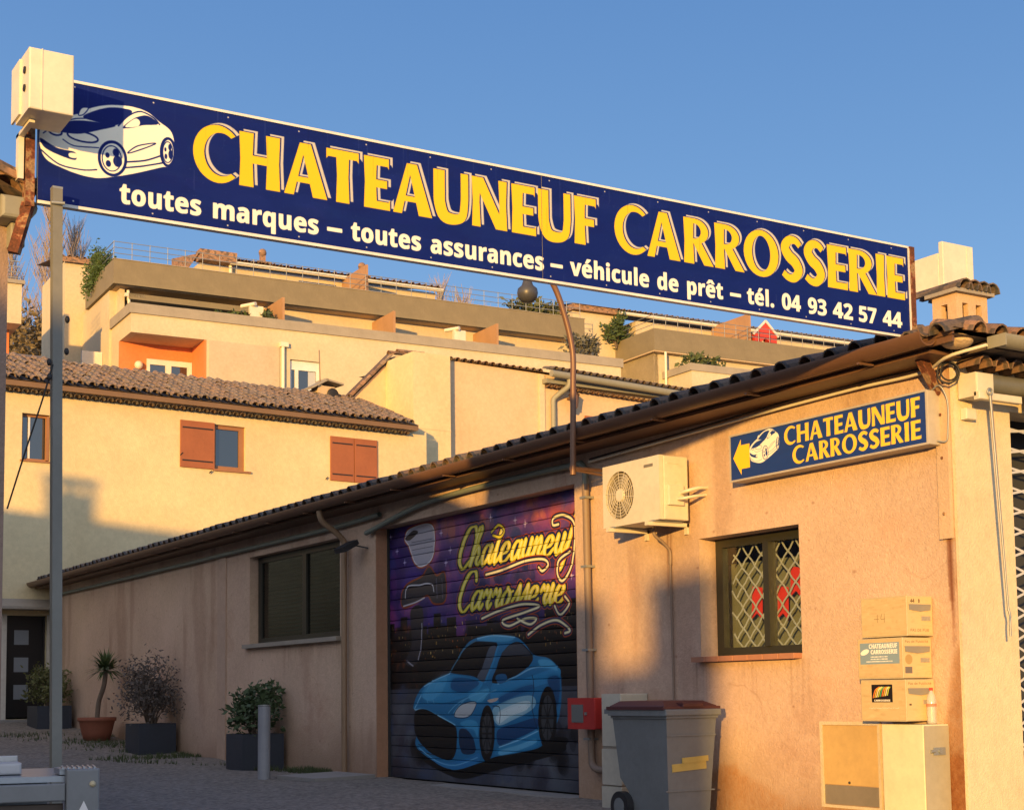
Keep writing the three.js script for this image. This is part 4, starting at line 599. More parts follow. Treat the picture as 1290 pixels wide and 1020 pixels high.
// ------------------------------------------------------------------ letterboxes and meter cabinets
{
  const beige = paint([0.58, 0.47, 0.27], { roughness: 0.5 });
  const sideTex = (k) => canvasTex(384, 256, (ctx, w, h) => {
    ctx.fillStyle = '#c4ab7c'; ctx.fillRect(0, 0, w, h); for (let i = 0; i < 150; i++) { ctx.globalAlpha = rr(0.04, 0.12); ctx.fillStyle = rnd() < 0.6 ? '#8c7448' : '#e0cc9c'; ctx.beginPath(); ctx.ellipse(rr(0, w), rr(0, h), rr(4, 40), rr(2, 14), 0, 0, 7); ctx.fill(); } ctx.globalAlpha = 1;
    if (k === 0) { ctx.strokeStyle = '#8a7046'; ctx.lineWidth = 4; line(ctx, [[110, 140], [150, 140]], '#8a7046', 4); line(ctx, [[140, 110], [138, 150], [142, 165]], '#8a7046', 4); line(ctx, [[180, 105], [170, 140], [205, 140]], '#8a7046', 4); line(ctx, [[200, 105], [200, 165]], '#8a7046', 4); }
    if (k === 1) { ctx.fillStyle = '#7f94a0'; ctx.fillRect(14, 20, 352, 145); ctx.fillStyle = '#efeadb'; fitText(ctx, 'CHATEAUNEUF', 95, 58, 255, 30); fitText(ctx, 'CARROSSERIE', 110, 96, 240, 28); ctx.beginPath(); ctx.ellipse(58, 82, 40, 18, -0.3, 0, 7); ctx.fill(); for (const [x, y, q] of [[110, 112, 150], [110, 128, 150], [70, 144, 230]]) { for (let i = 0; i < q; i += 9) ctx.fillRect(x + i, y, rr(4, 8), 7); } }
    if (k === 2) { ctx.fillStyle = '#17100c'; ctx.fillRect(92, 22, 186, 118); const cols = ['#d8772e', '#e2b03a', '#e9d9a0', '#b9c24a', '#4f9a6a']; for (let i = 0; i < 9; i++) line(ctx, [[105 + i * 16, 108 - i * 2], [125 + i * 15, 60 - i], [160 + i * 12, 40]], cols[i % 5], 9); ctx.fillStyle = '#f0ead8'; fitText(ctx, 'CARROSSERIE', 112, 134, 145, 12); for (let i = 0; i < 24; i++) ctx.fillRect(70 + i * 11, 178 + rr(-3, 3), rr(3, 8), 3); }
  });
  const frontTex = (k) => canvasTex(256, 256, (ctx, w, h) => {
    ctx.fillStyle = '#c8ae7e'; ctx.fillRect(0, 0, w, h); for (let i = 0; i < 90; i++) { ctx.globalAlpha = rr(0.04, 0.1); ctx.fillStyle = rnd() < 0.6 ? '#8c7448' : '#e0cc9c'; ctx.beginPath(); ctx.ellipse(rr(0, w), rr(0, h), rr(4, 30), rr(2, 12), 0, 0, 7); ctx.fill(); } ctx.globalAlpha = 1;
    ctx.fillStyle = '#5a4526'; if (k === 0) { fitText(ctx, '44', 30, 38, 44, 24); fitText(ctx, 'B', 112, 38, 20, 24); fitText(ctx, 'PAS DE PUB', 20, 236, 200, 18, '100px sans-serif'); } else fitText(ctx, 'Pas de Publicité', 14, 26, 220, 16, '100px sans-serif');
    if (k === 1) { ctx.fillStyle = '#a88c58'; ctx.beginPath(); ctx.arc(46, 138, 34, 0, 7); ctx.fill(); ctx.fillStyle = '#6c6460'; ctx.fillRect(10, 188, 66, 44); }
    if (k === 2) { ctx.fillStyle = '#57452c'; ctx.fillRect(20, 150, 22, 12); }
  });
  const labels = ['topmost beige letterbox of the stack, marked 44 B on its front', 'middle beige letterbox with a pale blue sticker on its side', 'lowest beige letterbox with a black sticker, resting on the meter cabinet'];
  [[2.022, 2.345, -0.3, -0.8, -0.29], [1.685, 2.012, -0.335, -0.815, -0.315], [1.345, 1.678, -0.33, -0.8, -0.3]].forEach(([y0, y1, x0, z0, z1], k) => {
    const b = thing('letterbox', labels[k], 'letterbox', [0, y0, z0], 0, 'letterboxes stacked by the corner'), h = y1 - y0, d = z1 - z0, x1 = -0.012;
    mesh('body', bevel(x0, x1, 0, h, 0, d, 0.006), beige, b);
    mesh('side_print', sheet([x0 - 0.002, h - 0.012, 0.012], [0, 0, d - 0.024], [0, -h + 0.024, 0]), new THREE.MeshStandardMaterial({ map: sideTex(k), roughness: 0.55 }), b, true);
    mesh('door', sheet([x0 + 0.008, h - 0.012, d + 0.002], [x1 - x0 - 0.016, 0, 0], [0, -h + 0.024, 0]), new THREE.MeshStandardMaterial({ map: frontTex(k), roughness: 0.55 }), b, true);
    mesh('flap', extr(poly([[x0 + 0.02, h - 0.07], [x1 - 0.025, h - 0.07], [x1 - 0.03, h - 0.115], [(x0 + x1) / 2, h - 0.128], [x0 + 0.025, h - 0.115]]), 0.008).translate(0, 0, d + 0.002), paint([0.27, 0.25, 0.21]), b);
    mesh('name_plate', bx(x1 - 0.13, x1 - 0.03, h - 0.2, h - 0.165, d + 0.002, d + 0.006), M.stone, b);
  });
  const c = thing('meter_cabinet', 'pale cream electricity cabinet below the letterboxes with a grey latched side', 'cabinet', [0, 0.2, -0.62]);
  mesh('body', [bevel(-0.29, -0.008, 0.3, 1.12, 0, 0.45, 0.008)], paint([0.8, 0.74, 0.48], { roughness: 0.5 }), c); mesh('base', bx(-0.285, -0.01, -0.25, 0.3, 0.004, 0.445), paint([0.72, 0.5, 0.25]), c);
  mesh('side_door', bx(-0.285, -0.015, 0.31, 1.11, 0.45, 0.458), paint([0.42, 0.38, 0.27]), c); mesh('latch', [bx(-0.2, -0.07, 0.88, 0.94, 0.458, 0.47), rod([-0.23, 0.91, 0.465], [-0.19, 0.91, 0.465], 0.014), rod([-0.13, 0.91, 0.46], [-0.13, 0.91, 0.482], 0.02)], M.zinc, c);
  const n = thing('meter_niche', 'ochre meter door over a grey panel, set in a white plaster surround', 'meter box', [0, 0.6, -1.27]);
  mesh('surround', extr(poly(rect(-0.36, 0.365, -0.01, 0.73), [rect(-0.33, 0.335, 0.015, 0.7)]), 0.02).rotateY(Math.PI / 2).translate(-0.022, 0, 0), M.cream, n); mesh('door', bevel(-0.014, -0.003, 0.19, 0.695, -0.33, 0.325, 0.003), paint([0.62, 0.42, 0.17]), n); mesh('lower_panel', bx(-0.01, -0.003, 0.02, 0.183, -0.33, 0.325), paint([0.24, 0.21, 0.17]), n); mesh('lock', new THREE.SphereGeometry(0.012, 10, 8).translate(-0.016, 0.21, -0.02), M.dark, n);
  const bt = thing('plastic_bottle', 'clear plastic bottle with red cap standing on the meter cabinet', 'bottle', [-0.13, 1.322, -0.225]);
  mesh('body', new THREE.LatheGeometry([[0, 0], [0.034, 0.002], [0.038, 0.02], [0.034, 0.05], [0.038, 0.08], [0.036, 0.15], [0.038, 0.18], [0.03, 0.225], [0.014, 0.255], [0.013, 0.27]].map((p) => new THREE.Vector2(...p)), 24), new THREE.MeshPhysicalMaterial({ color: RGB(0.9, 0.88, 0.82), transmission: 0.7, thickness: 0, roughness: 0.12 }), bt); mesh('cap', new THREE.CylinderGeometry(0.015, 0.015, 0.022, 16).translate(0, 0.276, 0), std([0.6, 0.05, 0.03]), bt); mesh('label', new THREE.CylinderGeometry(0.0385, 0.0385, 0.022, 24, 1, true).translate(0, 0.15, 0), std([0.6, 0.2, 0.12], { side: THREE.DoubleSide }), bt);
}
// ------------------------------------------------------------------ awning on the street corner
{
  const a = thing('rolled_awning', 'rolled up street awning with white gearbox and hanging crank rod', 'awning', [0.03, 3.9, 0.02]);
  const cr = paint([0.72, 0.66, 0.5]);
  mesh('gearbox', [bevel(0.0, 0.2, 0.0, 0.19, 0.0, 0.2, 0.012), bevel(0.0, 0.5, -0.03, 0.03, 0.16, 0.22, 0.008)], cr, a); mesh('roller', [rod([0.2, 0.13, 0.12], [2.6, 0.13, 0.12], 0.075, 0.075, 18)], paint([0.16, 0.16, 0.13]), a); mesh('front_bar', bevel(0.55, 2.6, -0.02, 0.08, 0.2, 0.28, 0.008), cr, a);
  mesh('eye', new THREE.TorusGeometry(0.026, 0.008, 8, 18).translate(0.1, 0.03, 0.24), M.zinc, a); mesh('crank_rod', [rod([0.1, 0.0, 0.24], [0.21, -1.7, 0.24], 0.009), tube([[0.21, -1.68, 0.24], [0.215, -1.74, 0.25], [0.2, -1.78, 0.26], [0.2, -1.9, 0.26]], 0.009, 16, 6)], M.zinc, a); mesh('strap', rod([0.12, 0.0, 0.235], [0.225, -1.6, 0.225], 0.006), M.pipe, a);
  mesh('wall_bracket', bevel(0.04, 0.16, -0.16, -0.07, -0.016, 0.05, 0.008), cr, a);
}

// ------------------------------------------------------------------ old house at the left edge of the entrance (mostly out of the picture)
{
  const o = thing('old_house', 'dark plastered old house with tiled eave holding the left end of the sign', 'house');
  const mat = plaster([0.34, 0.24, 0.19]), xr = -14.9, e = 4.42, k = 0.41, ry = e + k * 7.61;
  mesh('wall', [extr(poly([[-22.4, -0.8], [-7.29, -0.8], [-7.29, e], [xr, ry + 0.36], [-22.4, e]]), 0.3).translate(0, 0, -0.6), bx(-7.59, -7.29, -0.8, e, -24.7, -0.6), bx(-22.4, -22.1, -0.8, e, -24.7, -0.6), extr(poly([[-22.4, -0.8], [-7.29, -0.8], [-7.29, e], [xr, ry - 0.55], [-22.4, e]]), 0.3).translate(0, 0, -25)], mat, o);
  const s = (x) => [[x, e + 0.03 - 0.1 * k, -0.15], [xr, ry + 0.45, -0.15], [xr, ry - 0.45, -25.2], [x, e + 0.03 - 0.1 * k, -25.2]];
  const roof = mesh('roof', tri([s(-7.19), s(-22.5).reverse()]), M.roofSheet, o);
  for (let c = 0; c < 26; c++) for (let r = 0; r < 5; r++) { const t = share('roof_tile', half, M.tiles[(rnd() * 4) | 0], roof); t.position.set(-7.16 - r * 0.4, e + 0.03 + r * 0.4 * k, -0.2 - c * 0.23); t.rotation.set(0, Math.PI, Math.atan(k)); }
  mesh('gutter', [rod([-7.22, e - 0.06, -0.15], [-7.22, e - 0.06, -25], 0.055, 0.055, 12)], M.oliveGutter, o);
  { const t = mesh('rake_tile', barrel(0.5, 0.13, 0.12, 8, 0.018), M.tiles[1], o, true); t.position.set(-7.345, e + 0.0, -0.16); t.rotation.set(0, Math.PI / 2, 0); }
  mesh('gutter_end', bevel(-7.37, -7.205, e - 0.14, e - 0.01, -0.4, -0.12, 0.02), M.oliveGutter, o);
  mesh('eave_block', bevel(-7.3, -7.22, e - 0.27, e - 0.13, -0.4, -0.2, 0.01), M.oliveGutter, o);
}
chimney([-14.9, 7.38, -12.6], 'old house chimney with slots and tiled cap standing on the ridge', 0.8, 0.66, 1.06, M.peach, 2, 0.07, -Math.PI / 4);
// house across the street, behind the camera; unseen block and wall added to cast shade
{
  const q = Math.PI / 4, P = (a, b) => [(a + b) / Math.SQRT2, (a - b) / Math.SQRT2];
  const [x, z] = P(-9.5, -22);
  const h = thing('street_house', 'low plastered house with gable roof across the street', 'house', [x, -0.3, z], -q);
  mesh('wall', extr(poly([[-6, -0.5], [6, -0.5], [6, 4.7], [0, 6.85], [-6, 4.7]]), 8), M.cream, h);
  mesh('roof', tri([[[-6.15, 4.68, -0.2], [0, 6.9, -0.2], [0, 6.9, 8.2], [-6.15, 4.68, 8.2]], [[6.05, 4.72, -0.2], [6.05, 4.72, 8.2], [0, 6.9, 8.2], [0, 6.9, -0.2]]]), M.tiles[0], h);
  const [wx, wz] = P(-3.1, -22.2), gw = thing('added_wall', 'unseen low wall added to shade the gap between the house and kiosk', 'wall', [wx, -0.3, wz], -q);
  mesh('masonry', bx(-0.62, 0.6, -0.3, 3.95, -0.15, 0.15), M.cream, gw); mesh('coping', bx(-0.62, 0.6, 3.952, 4.02, -0.2, 0.2), M.concrete, gw);  // unseen wall added to shade the low part of the gap
  const [kx, kz] = P(-2.53, -22);
  const k = thing('masonry_occluder', 'unseen narrow plastered kiosk across the street', 'occluder', [kx, -0.3, kz], -q);
  mesh('shaft', bevel(-0.4, 0.4, -0.3, 4.75, -0.4, 0.4, 0.01), M.cream, k); mesh('cap', bevel(-0.44, 0.44, 4.752, 4.85, -0.44, 0.44, 0.01), M.concrete, k); mesh('door', bx(-0.3, 0.3, 0.2, 2.2, -0.42, -0.402), M.zinc, k);  // unseen block added to cast the narrow shadow on the workshop wall
}

// ------------------------------------------------------------------ yellow house at the end of the yard
const louvre = (x0, x1, y0, y1, z, parent) => {
  const s = mesh('shutter', bevel(x0, x1, y0, y1, z, z + 0.045, 0.006), M.shutter, parent);
  for (const y of [y0 + 0.16, y1 - 0.2]) mesh('strap_hinge', bx(x0 + 0.05, x1 - 0.05, y, y + 0.035, z + 0.045, z + 0.055), M.black, s);
  return s;
};
{
  const h = thing('yellow_house', 'two storey cream yellow house with rust shutters at the end of the yard', 'house', [0, 0, -27.92], 5.5 * Math.PI / 180);
  const S = poly([[-14, 0.2], [10.75, 0.2], [10.75, 9.0], [-14, 9.0]], [rect(-1.03, -0.08, 1.16, 3.58), rect(-0.74, -0.06, 7.27, 8.39), rect(4.22, 5.1, 7.44, 8.6)]);
  mesh('wall', [extr(S, 0.3).translate(0, 0, -0.3), bx(10.45, 10.75, 0.2, 9, -7, -0.3), bx(-14, -13.7, 0.2, 9, -7, -0.3), bx(-13.7, 10.45, 0.2, 9, -7, -6.7), bx(-13.7, 10.45, 4.8, 4.9, -6.7, -0.3)], M.yellow, h);
  const roof = mesh('roof', tri([[[-14.2, 9.1, 0.36], [10.28, 9.1, 0.36], [10.28, 10.42, -3.1], [-14.2, 10.42, -3.1]], [[-14.2, 10.42, -3.1], [10.28, 10.42, -3.1], [10.28, 9.1, -6.9], [-14.2, 9.1, -6.9]], [[10.28, 9.1, 0.36], [10.28, 9.1, -6.9], [10.28, 10.42, -3.1]]]), M.roofSheet, h);
  for (let c = 0; c < 45; c++) for (let r = 0; r < 6; r++) { const t = share('roof_tile', halfLong, M.paleTiles[(rnd() * 4) | 0], roof); const sl = rnd() < 0.06 ? rr(0.04, 0.12) : rr(-0.03, 0.03); t.position.set(-1.95 + c * 0.271 + rr(-0.022, 0.022), 9.13 + (r * 0.57 - sl) * 0.356 + rr(-0.008, 0.012), 0.46 - (r * 0.57 - sl) * 0.935); t.rotation.set(0, Math.PI / 2 + rr(-0.06, 0.06), 0.365 + rr(-0.035, 0.035)); }
  mesh('fascia', bx(-14.2, 10.25, 8.955, 9.08, 0.22, 0.36), paint([0.22, 0.13, 0.06]), h);
  for (let c = 0; c < 58; c++) { const t = share('cornice_tile', small, M.oldTiles[c % 4], roof); t.position.set(-2 + c * 0.21, 8.86, 0.22); t.rotation.set(0, Math.PI / 2, 0); }
  mesh('cornice_bed', bx(-14, 10.2, 8.94, 8.952, -0.1, 0.22), M.stone, h);
  // windows
  const w = mesh('window', [bx(-0.74, -0.68, 7.27, 8.39, -0.2, -0.13), bx(-0.12, -0.06, 7.27, 8.39, -0.2, -0.13), bx(-0.68, -0.12, 8.33, 8.39, -0.2, -0.13), bx(-0.68, -0.12, 7.27, 7.33, -0.2, -0.13), bx(-0.14, -0.075, 7.3, 8.36, -0.13, -0.02)], M.wood, h);
  mesh('pane', bx(-0.68, -0.12, 7.33, 8.33, -0.18, -0.172), M.darkGlass, w); mesh('curtain_rail', bx(-0.55, -0.5, 7.33, 8.33, -0.15, -0.14), M.frameWhite, w); mesh('sill', bx(-0.78, 0.02, 7.23, 7.268, -0.12, 0.05), M.wood, w);
  const w2 = mesh('window', [bx(4.22, 4.3, 7.44, 8.6, -0.16, -0.08), bx(4.96, 5.1, 7.44, 8.6, -0.16, -0.08), bx(4.3, 4.96, 8.5, 8.6, -0.16, -0.08), bx(4.3, 4.96, 7.44, 7.54, -0.16, -0.08)], M.wood, h);
  mesh('pane', bx(4.3, 4.96, 7.54, 8.5, -0.13, -0.122), M.darkGlass, w2); mesh('sill', bx(4.18, 5.24, 7.39, 7.438, -0.1, 0.06), M.wood, w2);
  louvre(3.27, 4.21, 7.42, 8.62, 0.004, h); louvre(7.62, 8.35, 7.4, 8.61, 0.004, h); louvre(8.37, 9.1, 7.4, 8.61, 0.004, h);
  for (const [x, y] of [[4.1, 7.35], [7.5, 7.45], [3.3, 7.75]]) mesh('shutter_stay', [rod([x, y, 0.002], [x, y, 0.06], 0.012), rod([x - 0.04, y - 0.04, 0.055], [x + 0.03, y + 0.03, 0.055], 0.012)], M.black, h);
  // front door and canopy
  const d = mesh('door', bx(-0.98, -0.13, 1.2, 3.54, -0.2, -0.14), std([0.012, 0.012, 0.014], { roughness: 0.4 }), h);
  for (const y of [1.62, 2.26, 2.9]) mesh('door_pane', bx(-0.8, -0.46, y, y + 0.34, -0.14, -0.132), std([0.22, 0.25, 0.28], { roughness: 0.25 }), d);
  mesh('handle', [bx(-0.27, -0.15, 2.28, 2.31, -0.1, -0.08), bx(-0.2, -0.17, 2.2, 2.38, -0.14, -0.13)], M.zinc, d);
  mesh('door_frame', [bx(-1.03, -0.98, 1.16, 3.58, -0.22, -0.1), bx(-0.13, -0.08, 1.16, 3.58, -0.22, -0.1), bx(-0.98, -0.13, 3.54, 3.58, -0.22, -0.1)], M.black, d);
  mesh('door_surround', [bx(-1.2, -1.03, 1.0, 3.6, 0.002, 0.03), bx(-0.08, 0.08, 1.0, 3.6, 0.002, 0.03)], M.white, h);
  mesh('canopy', [bx(-1.6, 0.16, 3.7, 3.76, 0.002, 0.6), tri([[[-1.6, 3.76, 0.6], [0.16, 3.76, 0.6], [0.16, 3.97, 0.002], [-1.6, 3.97, 0.002]]])], M.stone, h);
  mesh('door_step', bx(-1.3, 0.1, 0.7, 1.155, -0.1, 0.35), M.concrete, h);
  mesh('lantern', [bx(0.1, 0.17, 2.65, 2.72, 0.002, 0.06)], M.black, h);
}
// ------------------------------------------------------------------ middle house behind the workshop roof
{
  const h = thing('middle_house', 'golden plastered house with square pier and tiled eave behind the workshop roof', 'house', [0, 0, -30.8], 3 * Math.PI / 180);
  const zf = 1.3;
  mesh('wall', [extr(poly([[9.3, 3], [12.2, 3], [12.2, 11.82], [11.5, 11.82], [10.95, 11.7], [9.5, 10.28], [9.3, 10.1]]), 0.3).translate(0, 0, -0.3), extr(poly([[11.902, 3], [23.6, 3], [23.6, 11.2], [15.48, 11.42], [12.1, 11.46], [11.902, 11.46]]), 0.3).translate(0, 0, zf - 0.3), bx(23.3, 23.6, 3, 11.1, -5, zf - 0.3), bx(9.3, 23.3, 3, 10, -6, -5.7)], M.peach, h);
  mesh('pier', [bx(10.64, 11.9, 3, 11.5, 0.002, 1.62)], M.yellow, h); mesh('pier_joint', bx(10.63, 11.91, 9.25, 9.28, -0.0, 1.625), M.peach, h);
  mesh('pilaster', bx(15.3, 15.5, 3, 11.4, zf + 0.002, zf + 0.05), M.pillar, h);
  const roof = mesh('roof', tri([[[9.45, 10.36, 0.1], [10.95, 11.85, 0.1], [10.95, 11.85, -0.5], [9.45, 10.36, -0.5]], [[11.9, 11.52, zf + 0.1], [23.8, 11.3, zf + 0.3], [23.8, 11.7, -4], [11.9, 11.9, -4]]]), M.roofSheet, h);
  for (let i = 0; i < 4; i++) { const t = share('rake_tile', halfLong, M.tiles[i % 4], roof); t.position.set(9.42 + i * 0.34, 10.3 + i * 0.338, 0.06); t.rotation.set(0, 0, Math.PI / 4); }
  for (let i = 0; i < 3; i++) { const t = share('ridge_tile', halfLong, M.tiles[i % 4], roof); t.position.set(10.7 + i * 0.3, 11.74 + (i ? 0.08 : 0), 0.06); t.rotation.set(0, 0, 0.05); }
  for (let i = 0; i < 14; i++) { const t = share('roof_tile', halfLong, M.tiles[(rnd() * 4) | 0], roof), x = 12.05 + i * 0.25; t.position.set(x, 11.46, zf + 0.12); t.rotation.set(0, Math.PI / 2, 0.1); }
  for (let i = 0; i < 30; i++) { const t = share('roof_tile', halfLong, M.oldTiles[(rnd() * 4) | 0], roof); t.position.set(15.55 + i * 0.265, 11.47 - i * 0.006, zf + 0.6); t.rotation.set(0, Math.PI / 2, 0.2); }
  for (let i = 0; i < 38; i++) { const t = share('cornice_tile', small, M.tiles[i % 4], roof); t.position.set(15.6 + i * 0.205, 11.0 - i * 0.004, zf + 0.24); t.rotation.set(0, Math.PI / 2, 0); }
  mesh('gutter', [rod([15.4, 11.34, zf + 0.55], [23.5, 11.16, zf + 0.55], 0.11, 0.11, 12), bx(15.4, 23.5, 11.1, 11.24, zf + 0.002, zf + 0.3)], M.oliveGutter, h);
  mesh('downpipe', [tube([[16.1, 11.28, zf + 0.52], [16.1, 11.05, zf + 0.5], [15.92, 10.8, zf + 0.2], [15.8, 10.65, zf + 0.1], [15.78, 10.4, zf + 0.1]], 0.085, 30), rod([15.78, 10.45, zf + 0.1], [15.76, 4, zf + 0.1], 0.085)], M.oliveGutter, h);
  mesh('lantern', [new THREE.CylinderGeometry(0.16, 0.11, 0.42, 6).translate(16.4, 10.6, zf + 0.35), new THREE.ConeGeometry(0.2, 0.16, 6).translate(16.4, 10.88, zf + 0.35), bx(16.37, 16.43, 10.7, 10.76, zf, zf + 0.35), new THREE.SphereGeometry(0.06, 8, 6).translate(16.4, 10.36, zf + 0.35)], M.brownMetal, h);
  louvre(17.05, 17.68, 9.0, 10.27, zf + 0.004, h); louvre(17.72, 18.35, 9.0, 10.27, zf + 0.004, h);
  mesh('flashing', bar([9.7, 10.12, 0.03], [10.64, 9.85, 0.03], 0.04, 0.05), M.frameWhite, h);
}
{ // small roof vent with an aerial on the yellow house
  const v = thing('roof_vent', 'small masonry roof vent with dark mouth and aerial mast on the yellow house', 'vent', [8.6, 9.9, -31.3], 0.1);
  mesh('stack', [bx(-0.3, 0.25, -0.1, 0.62, -0.2, 0.2)], M.ochre, v); mesh('mouth', new THREE.SphereGeometry(0.2, 14, 10).scale(1, 1, 0.3).translate(0.18, 0.38, 0.22), M.black, v); mesh('cap', [new THREE.BoxGeometry(0.62, 0.05, 0.6).rotateZ(0.5).translate(-0.28, 0.66, 0), new THREE.BoxGeometry(0.62, 0.05, 0.6).rotateZ(-0.15).translate(0.2, 0.76, 0)], M.stone, v); mesh('aerial', rod([-0.12, 0.6, 0], [-0.15, 1.7, 0], 0.018), M.pipe, v);
}

// ------------------------------------------------------------------ terraced apartments on the hillside
let lastTips = [];
function leafBall(n, rx, ry, rz, size, s0 = 0.4) {             // leaves gathered in clumps round branch tips
  const p = [], K = Math.round(9 + Math.sqrt(n) * 0.5), tips = [];
  for (let i = 0; i < K; i++) { const u = rr(-0.75, 1), a = rr(0, 6.283), r = Math.pow(rr(s0 * 0.5, 1), 0.5) * rr(0.7, 1.05), q = Math.sqrt(1 - u * u); tips.push(V(rx * r * q * Math.cos(a), ry * r * u, rz * r * q * Math.sin(a))); }
  const g3 = () => (rnd() + rnd() + rnd() - 1.5) * 0.62;
  for (let i = 0; i < n; i++) {
    const t = tips[(rnd() * K) | 0], k = 0.85 + 0.3 * ((i * 7) % 5) / 5, c = t.clone().multiplyScalar(rr(0.82, 1.06)).add(V(g3() * rx * 0.62 * k, g3() * ry * 0.62 * k, g3() * rz * 0.62 * k));
    const d = V(rr(-1, 1), rr(-0.5, 1), rr(-1, 1)).normalize(), e = V(rr(-1, 1), rr(-1, 1), rr(-1, 1)).cross(d).normalize(), L = size * rr(0.45, 1.5), w = L * rr(0.18, 0.3);
    const A = c, B = c.clone().addScaledVector(d, L * 0.5).addScaledVector(e, w), C = c.clone().addScaledVector(d, L), D = c.clone().addScaledVector(d, L * 0.5).addScaledVector(e, -w);
    p.push(...A.toArray(), ...B.toArray(), ...C.toArray(), ...A.toArray(), ...C.toArray(), ...D.toArray());
  }
  lastTips = tips;
  const g = new THREE.BufferGeometry(); g.setAttribute('position', new THREE.Float32BufferAttribute(p, 3)); g.computeVertexNormals(); g.setAttribute('uv', new THREE.Float32BufferAttribute(new Array(p.length / 3 * 2).fill(0), 2)); return g;
}
const AP = [9.16, 0, -51.7], AT = -2.25 * Math.PI / 180;
const toApt = (x, y, z) => [AP[0] + x * Math.cos(AT) + z * Math.sin(AT), y, AP[2] - x * Math.sin(AT) + z * Math.cos(AT)];
const copper = paint([0.44, 0.25, 0.125], { roughness: 0.7 }), capM = M.stone;
function tileEdge(x0, x1, y, z, parent) { for (let x = x0; x < x1; x += 0.34) { const t = share('edge_tile', half, M.tiles[(rnd() * 4) | 0], parent); t.position.set(x, y, z); t.rotation.set(0, Math.PI / 2, 0.2); } }
function railing(parent, x0, x1, y, z, n = 12, side) {
  mesh('railing', [0, 1, 2].map((i) => rod([x0, y + 0.25 + i * 0.25, z], [x1, y + 0.25 + i * 0.25, z], 0.018, 0.018, 5)).concat(Array.from({ length: n + 1 }, (_, i) => rod([x0 + (x1 - x0) * i / n, y - 0.1, z], [x0 + (x1 - x0) * i / n, y + 0.78, z], 0.016, 0.016, 5))).concat(side ? [0, 1, 2].map((i) => rod([x0, y + 0.25 + i * 0.25, z], [x0, y + 0.25 + i * 0.25, z - side], 0.018, 0.018, 5)) : []), M.zinc, parent);
}
const fin = (parent, x, y0, y1, z, len) => mesh('terrace_divider', bx(x - 0.05, x + 0.05, y0, y1, z - len, z), copper, parent);
{
  const a = thing('apartment_block', 'long cream terraced apartment block with brown parapets above the yellow house', 'apartments', AP, AT);
  mesh('lower_wall', [extr(poly([[3.2, 9], [24, 9], [24, 17.4], [0, 17.4], [0, 16.6], [3.2, 16.6]], [rect(6.92, 8.33, 14.72, 16.14)]), 0.3).translate(0, 0, -0.3), bx(0, 0.3, 9, 17.4, -6, -1.92), bx(0, 0.3, 16.6, 17.4, -1.92, -0.302), bx(0.3, 24, 9, 17.1, -8, -3.4)], M.cream, a);
  mesh('lower_parapet_cap', [bx(-0.08, 24.1, 17.4, 17.82, -0.36, 0.08), bx(-0.08, 0.34, 17.4, 17.82, -6, -0.36)], capM, a);
  mesh('terrace_floor', bx(0.3, 24, 17.1, 17.2, -8, -0.3), M.concrete, a);
  // orange loggia
  const lg = mesh('loggia', [bx(0.002, 3.2, 13, 16.598, -1.918, -1.8), bx(3.12, 3.198, 13, 16.598, -1.798, -0.01)], M.orange, a);
  mesh('loggia_ceiling', bx(0.302, 3.2, 16.6, 16.68, -1.9, -0.302), M.ochre, lg);
  mesh('window_frame', extr(poly(rect(1.15, 3.1, 13.2, 15.95), [rect(1.28, 1.95, 13.3, 15.72), rect(2.2, 2.9, 13.3, 15.72)]), 0.08).translate(0, 0, -1.8), M.frameWhite, lg);
  mesh('pane', bx(1.28, 1.95, 13.3, 15.72, -1.79, -1.78), M.darkGlass, lg); mesh('pane', bx(2.2, 2.9, 13.3, 15.72, -1.79, -1.78), M.darkGlass, lg);
  mesh('globe_lamp', new THREE.SphereGeometry(0.18, 18, 12).translate(0.78, 15.62, -1.65), M.boxCream, lg); railing(lg, 0.05, 3.1, 14.1, -0.1, 6);
  mesh('grey_panel', bx(3.3, 6.42, 12, 16.6, 0.002, 0.03), plaster([0.6, 0.5, 0.36]), a);
  mesh('rain_pipe', [rod([6.56, 16.7, 0.1], [6.56, 12, 0.1], 0.08), bx(6.42, 6.78, 16.62, 16.82, 0.002, 0.2)], M.boxCream, a);
  const w = mesh('window', extr(poly(rect(6.94, 8.31, 14.74, 16.12), [rect(7.02, 7.18, 14.85, 15.72), rect(7.34, 8.16, 14.85, 15.72)]), 0.08).translate(0, 0, -0.2), M.frameWhite, a);
  mesh('pane', bx(7.02, 7.18, 14.85, 15.72, -0.18, -0.17), M.darkGlass, w); mesh('pane', bx(7.34, 8.16, 14.85, 15.72, -0.18, -0.17), M.darkGlass, w); mesh('curtain', bx(7.8, 8.14, 14.86, 15.7, -0.168, -0.16), std([0.4, 0.42, 0.44]), w);
  // upper storey: recessed wall, cantilevered brown parapet
  mesh('upper_wall', [bx(6.4, 23, 17.2, 19.1, -3.1, -2.8), bx(0.3, 6.4, 17.2, 19.1, -4.6, -4.3), bx(0.3, 0.6, 17.2, 19.1, -10, -4.3), bx(-0.1, 0.2, 12, 19.1, -8.5, -3.2), bx(0.2, 1.6, 17.2, 19.1, -3.4, -3.2), bx(0.2, 0.4, 17.2, 19.1, -3.2, -2.6)], M.cream, a);
  mesh('upper_parapet', [bx(-0.23, 23.2, 19.12, 20.17, -2.2, -2), bx(-0.23, -0.03, 19.12, 20.17, -7, -2.2), bx(23, 23.2, 19.12, 20.17, -6, -2.2)], M.taupe, a);
  mesh('upper_slab', bx(-0.03, 23, 19.1, 19.3, -9, -2.2), M.ochre, a); mesh('parapet_coping', [bx(-0.26, 23.23, 20.17, 20.2, -2.23, -1.97)], M.stone, a);
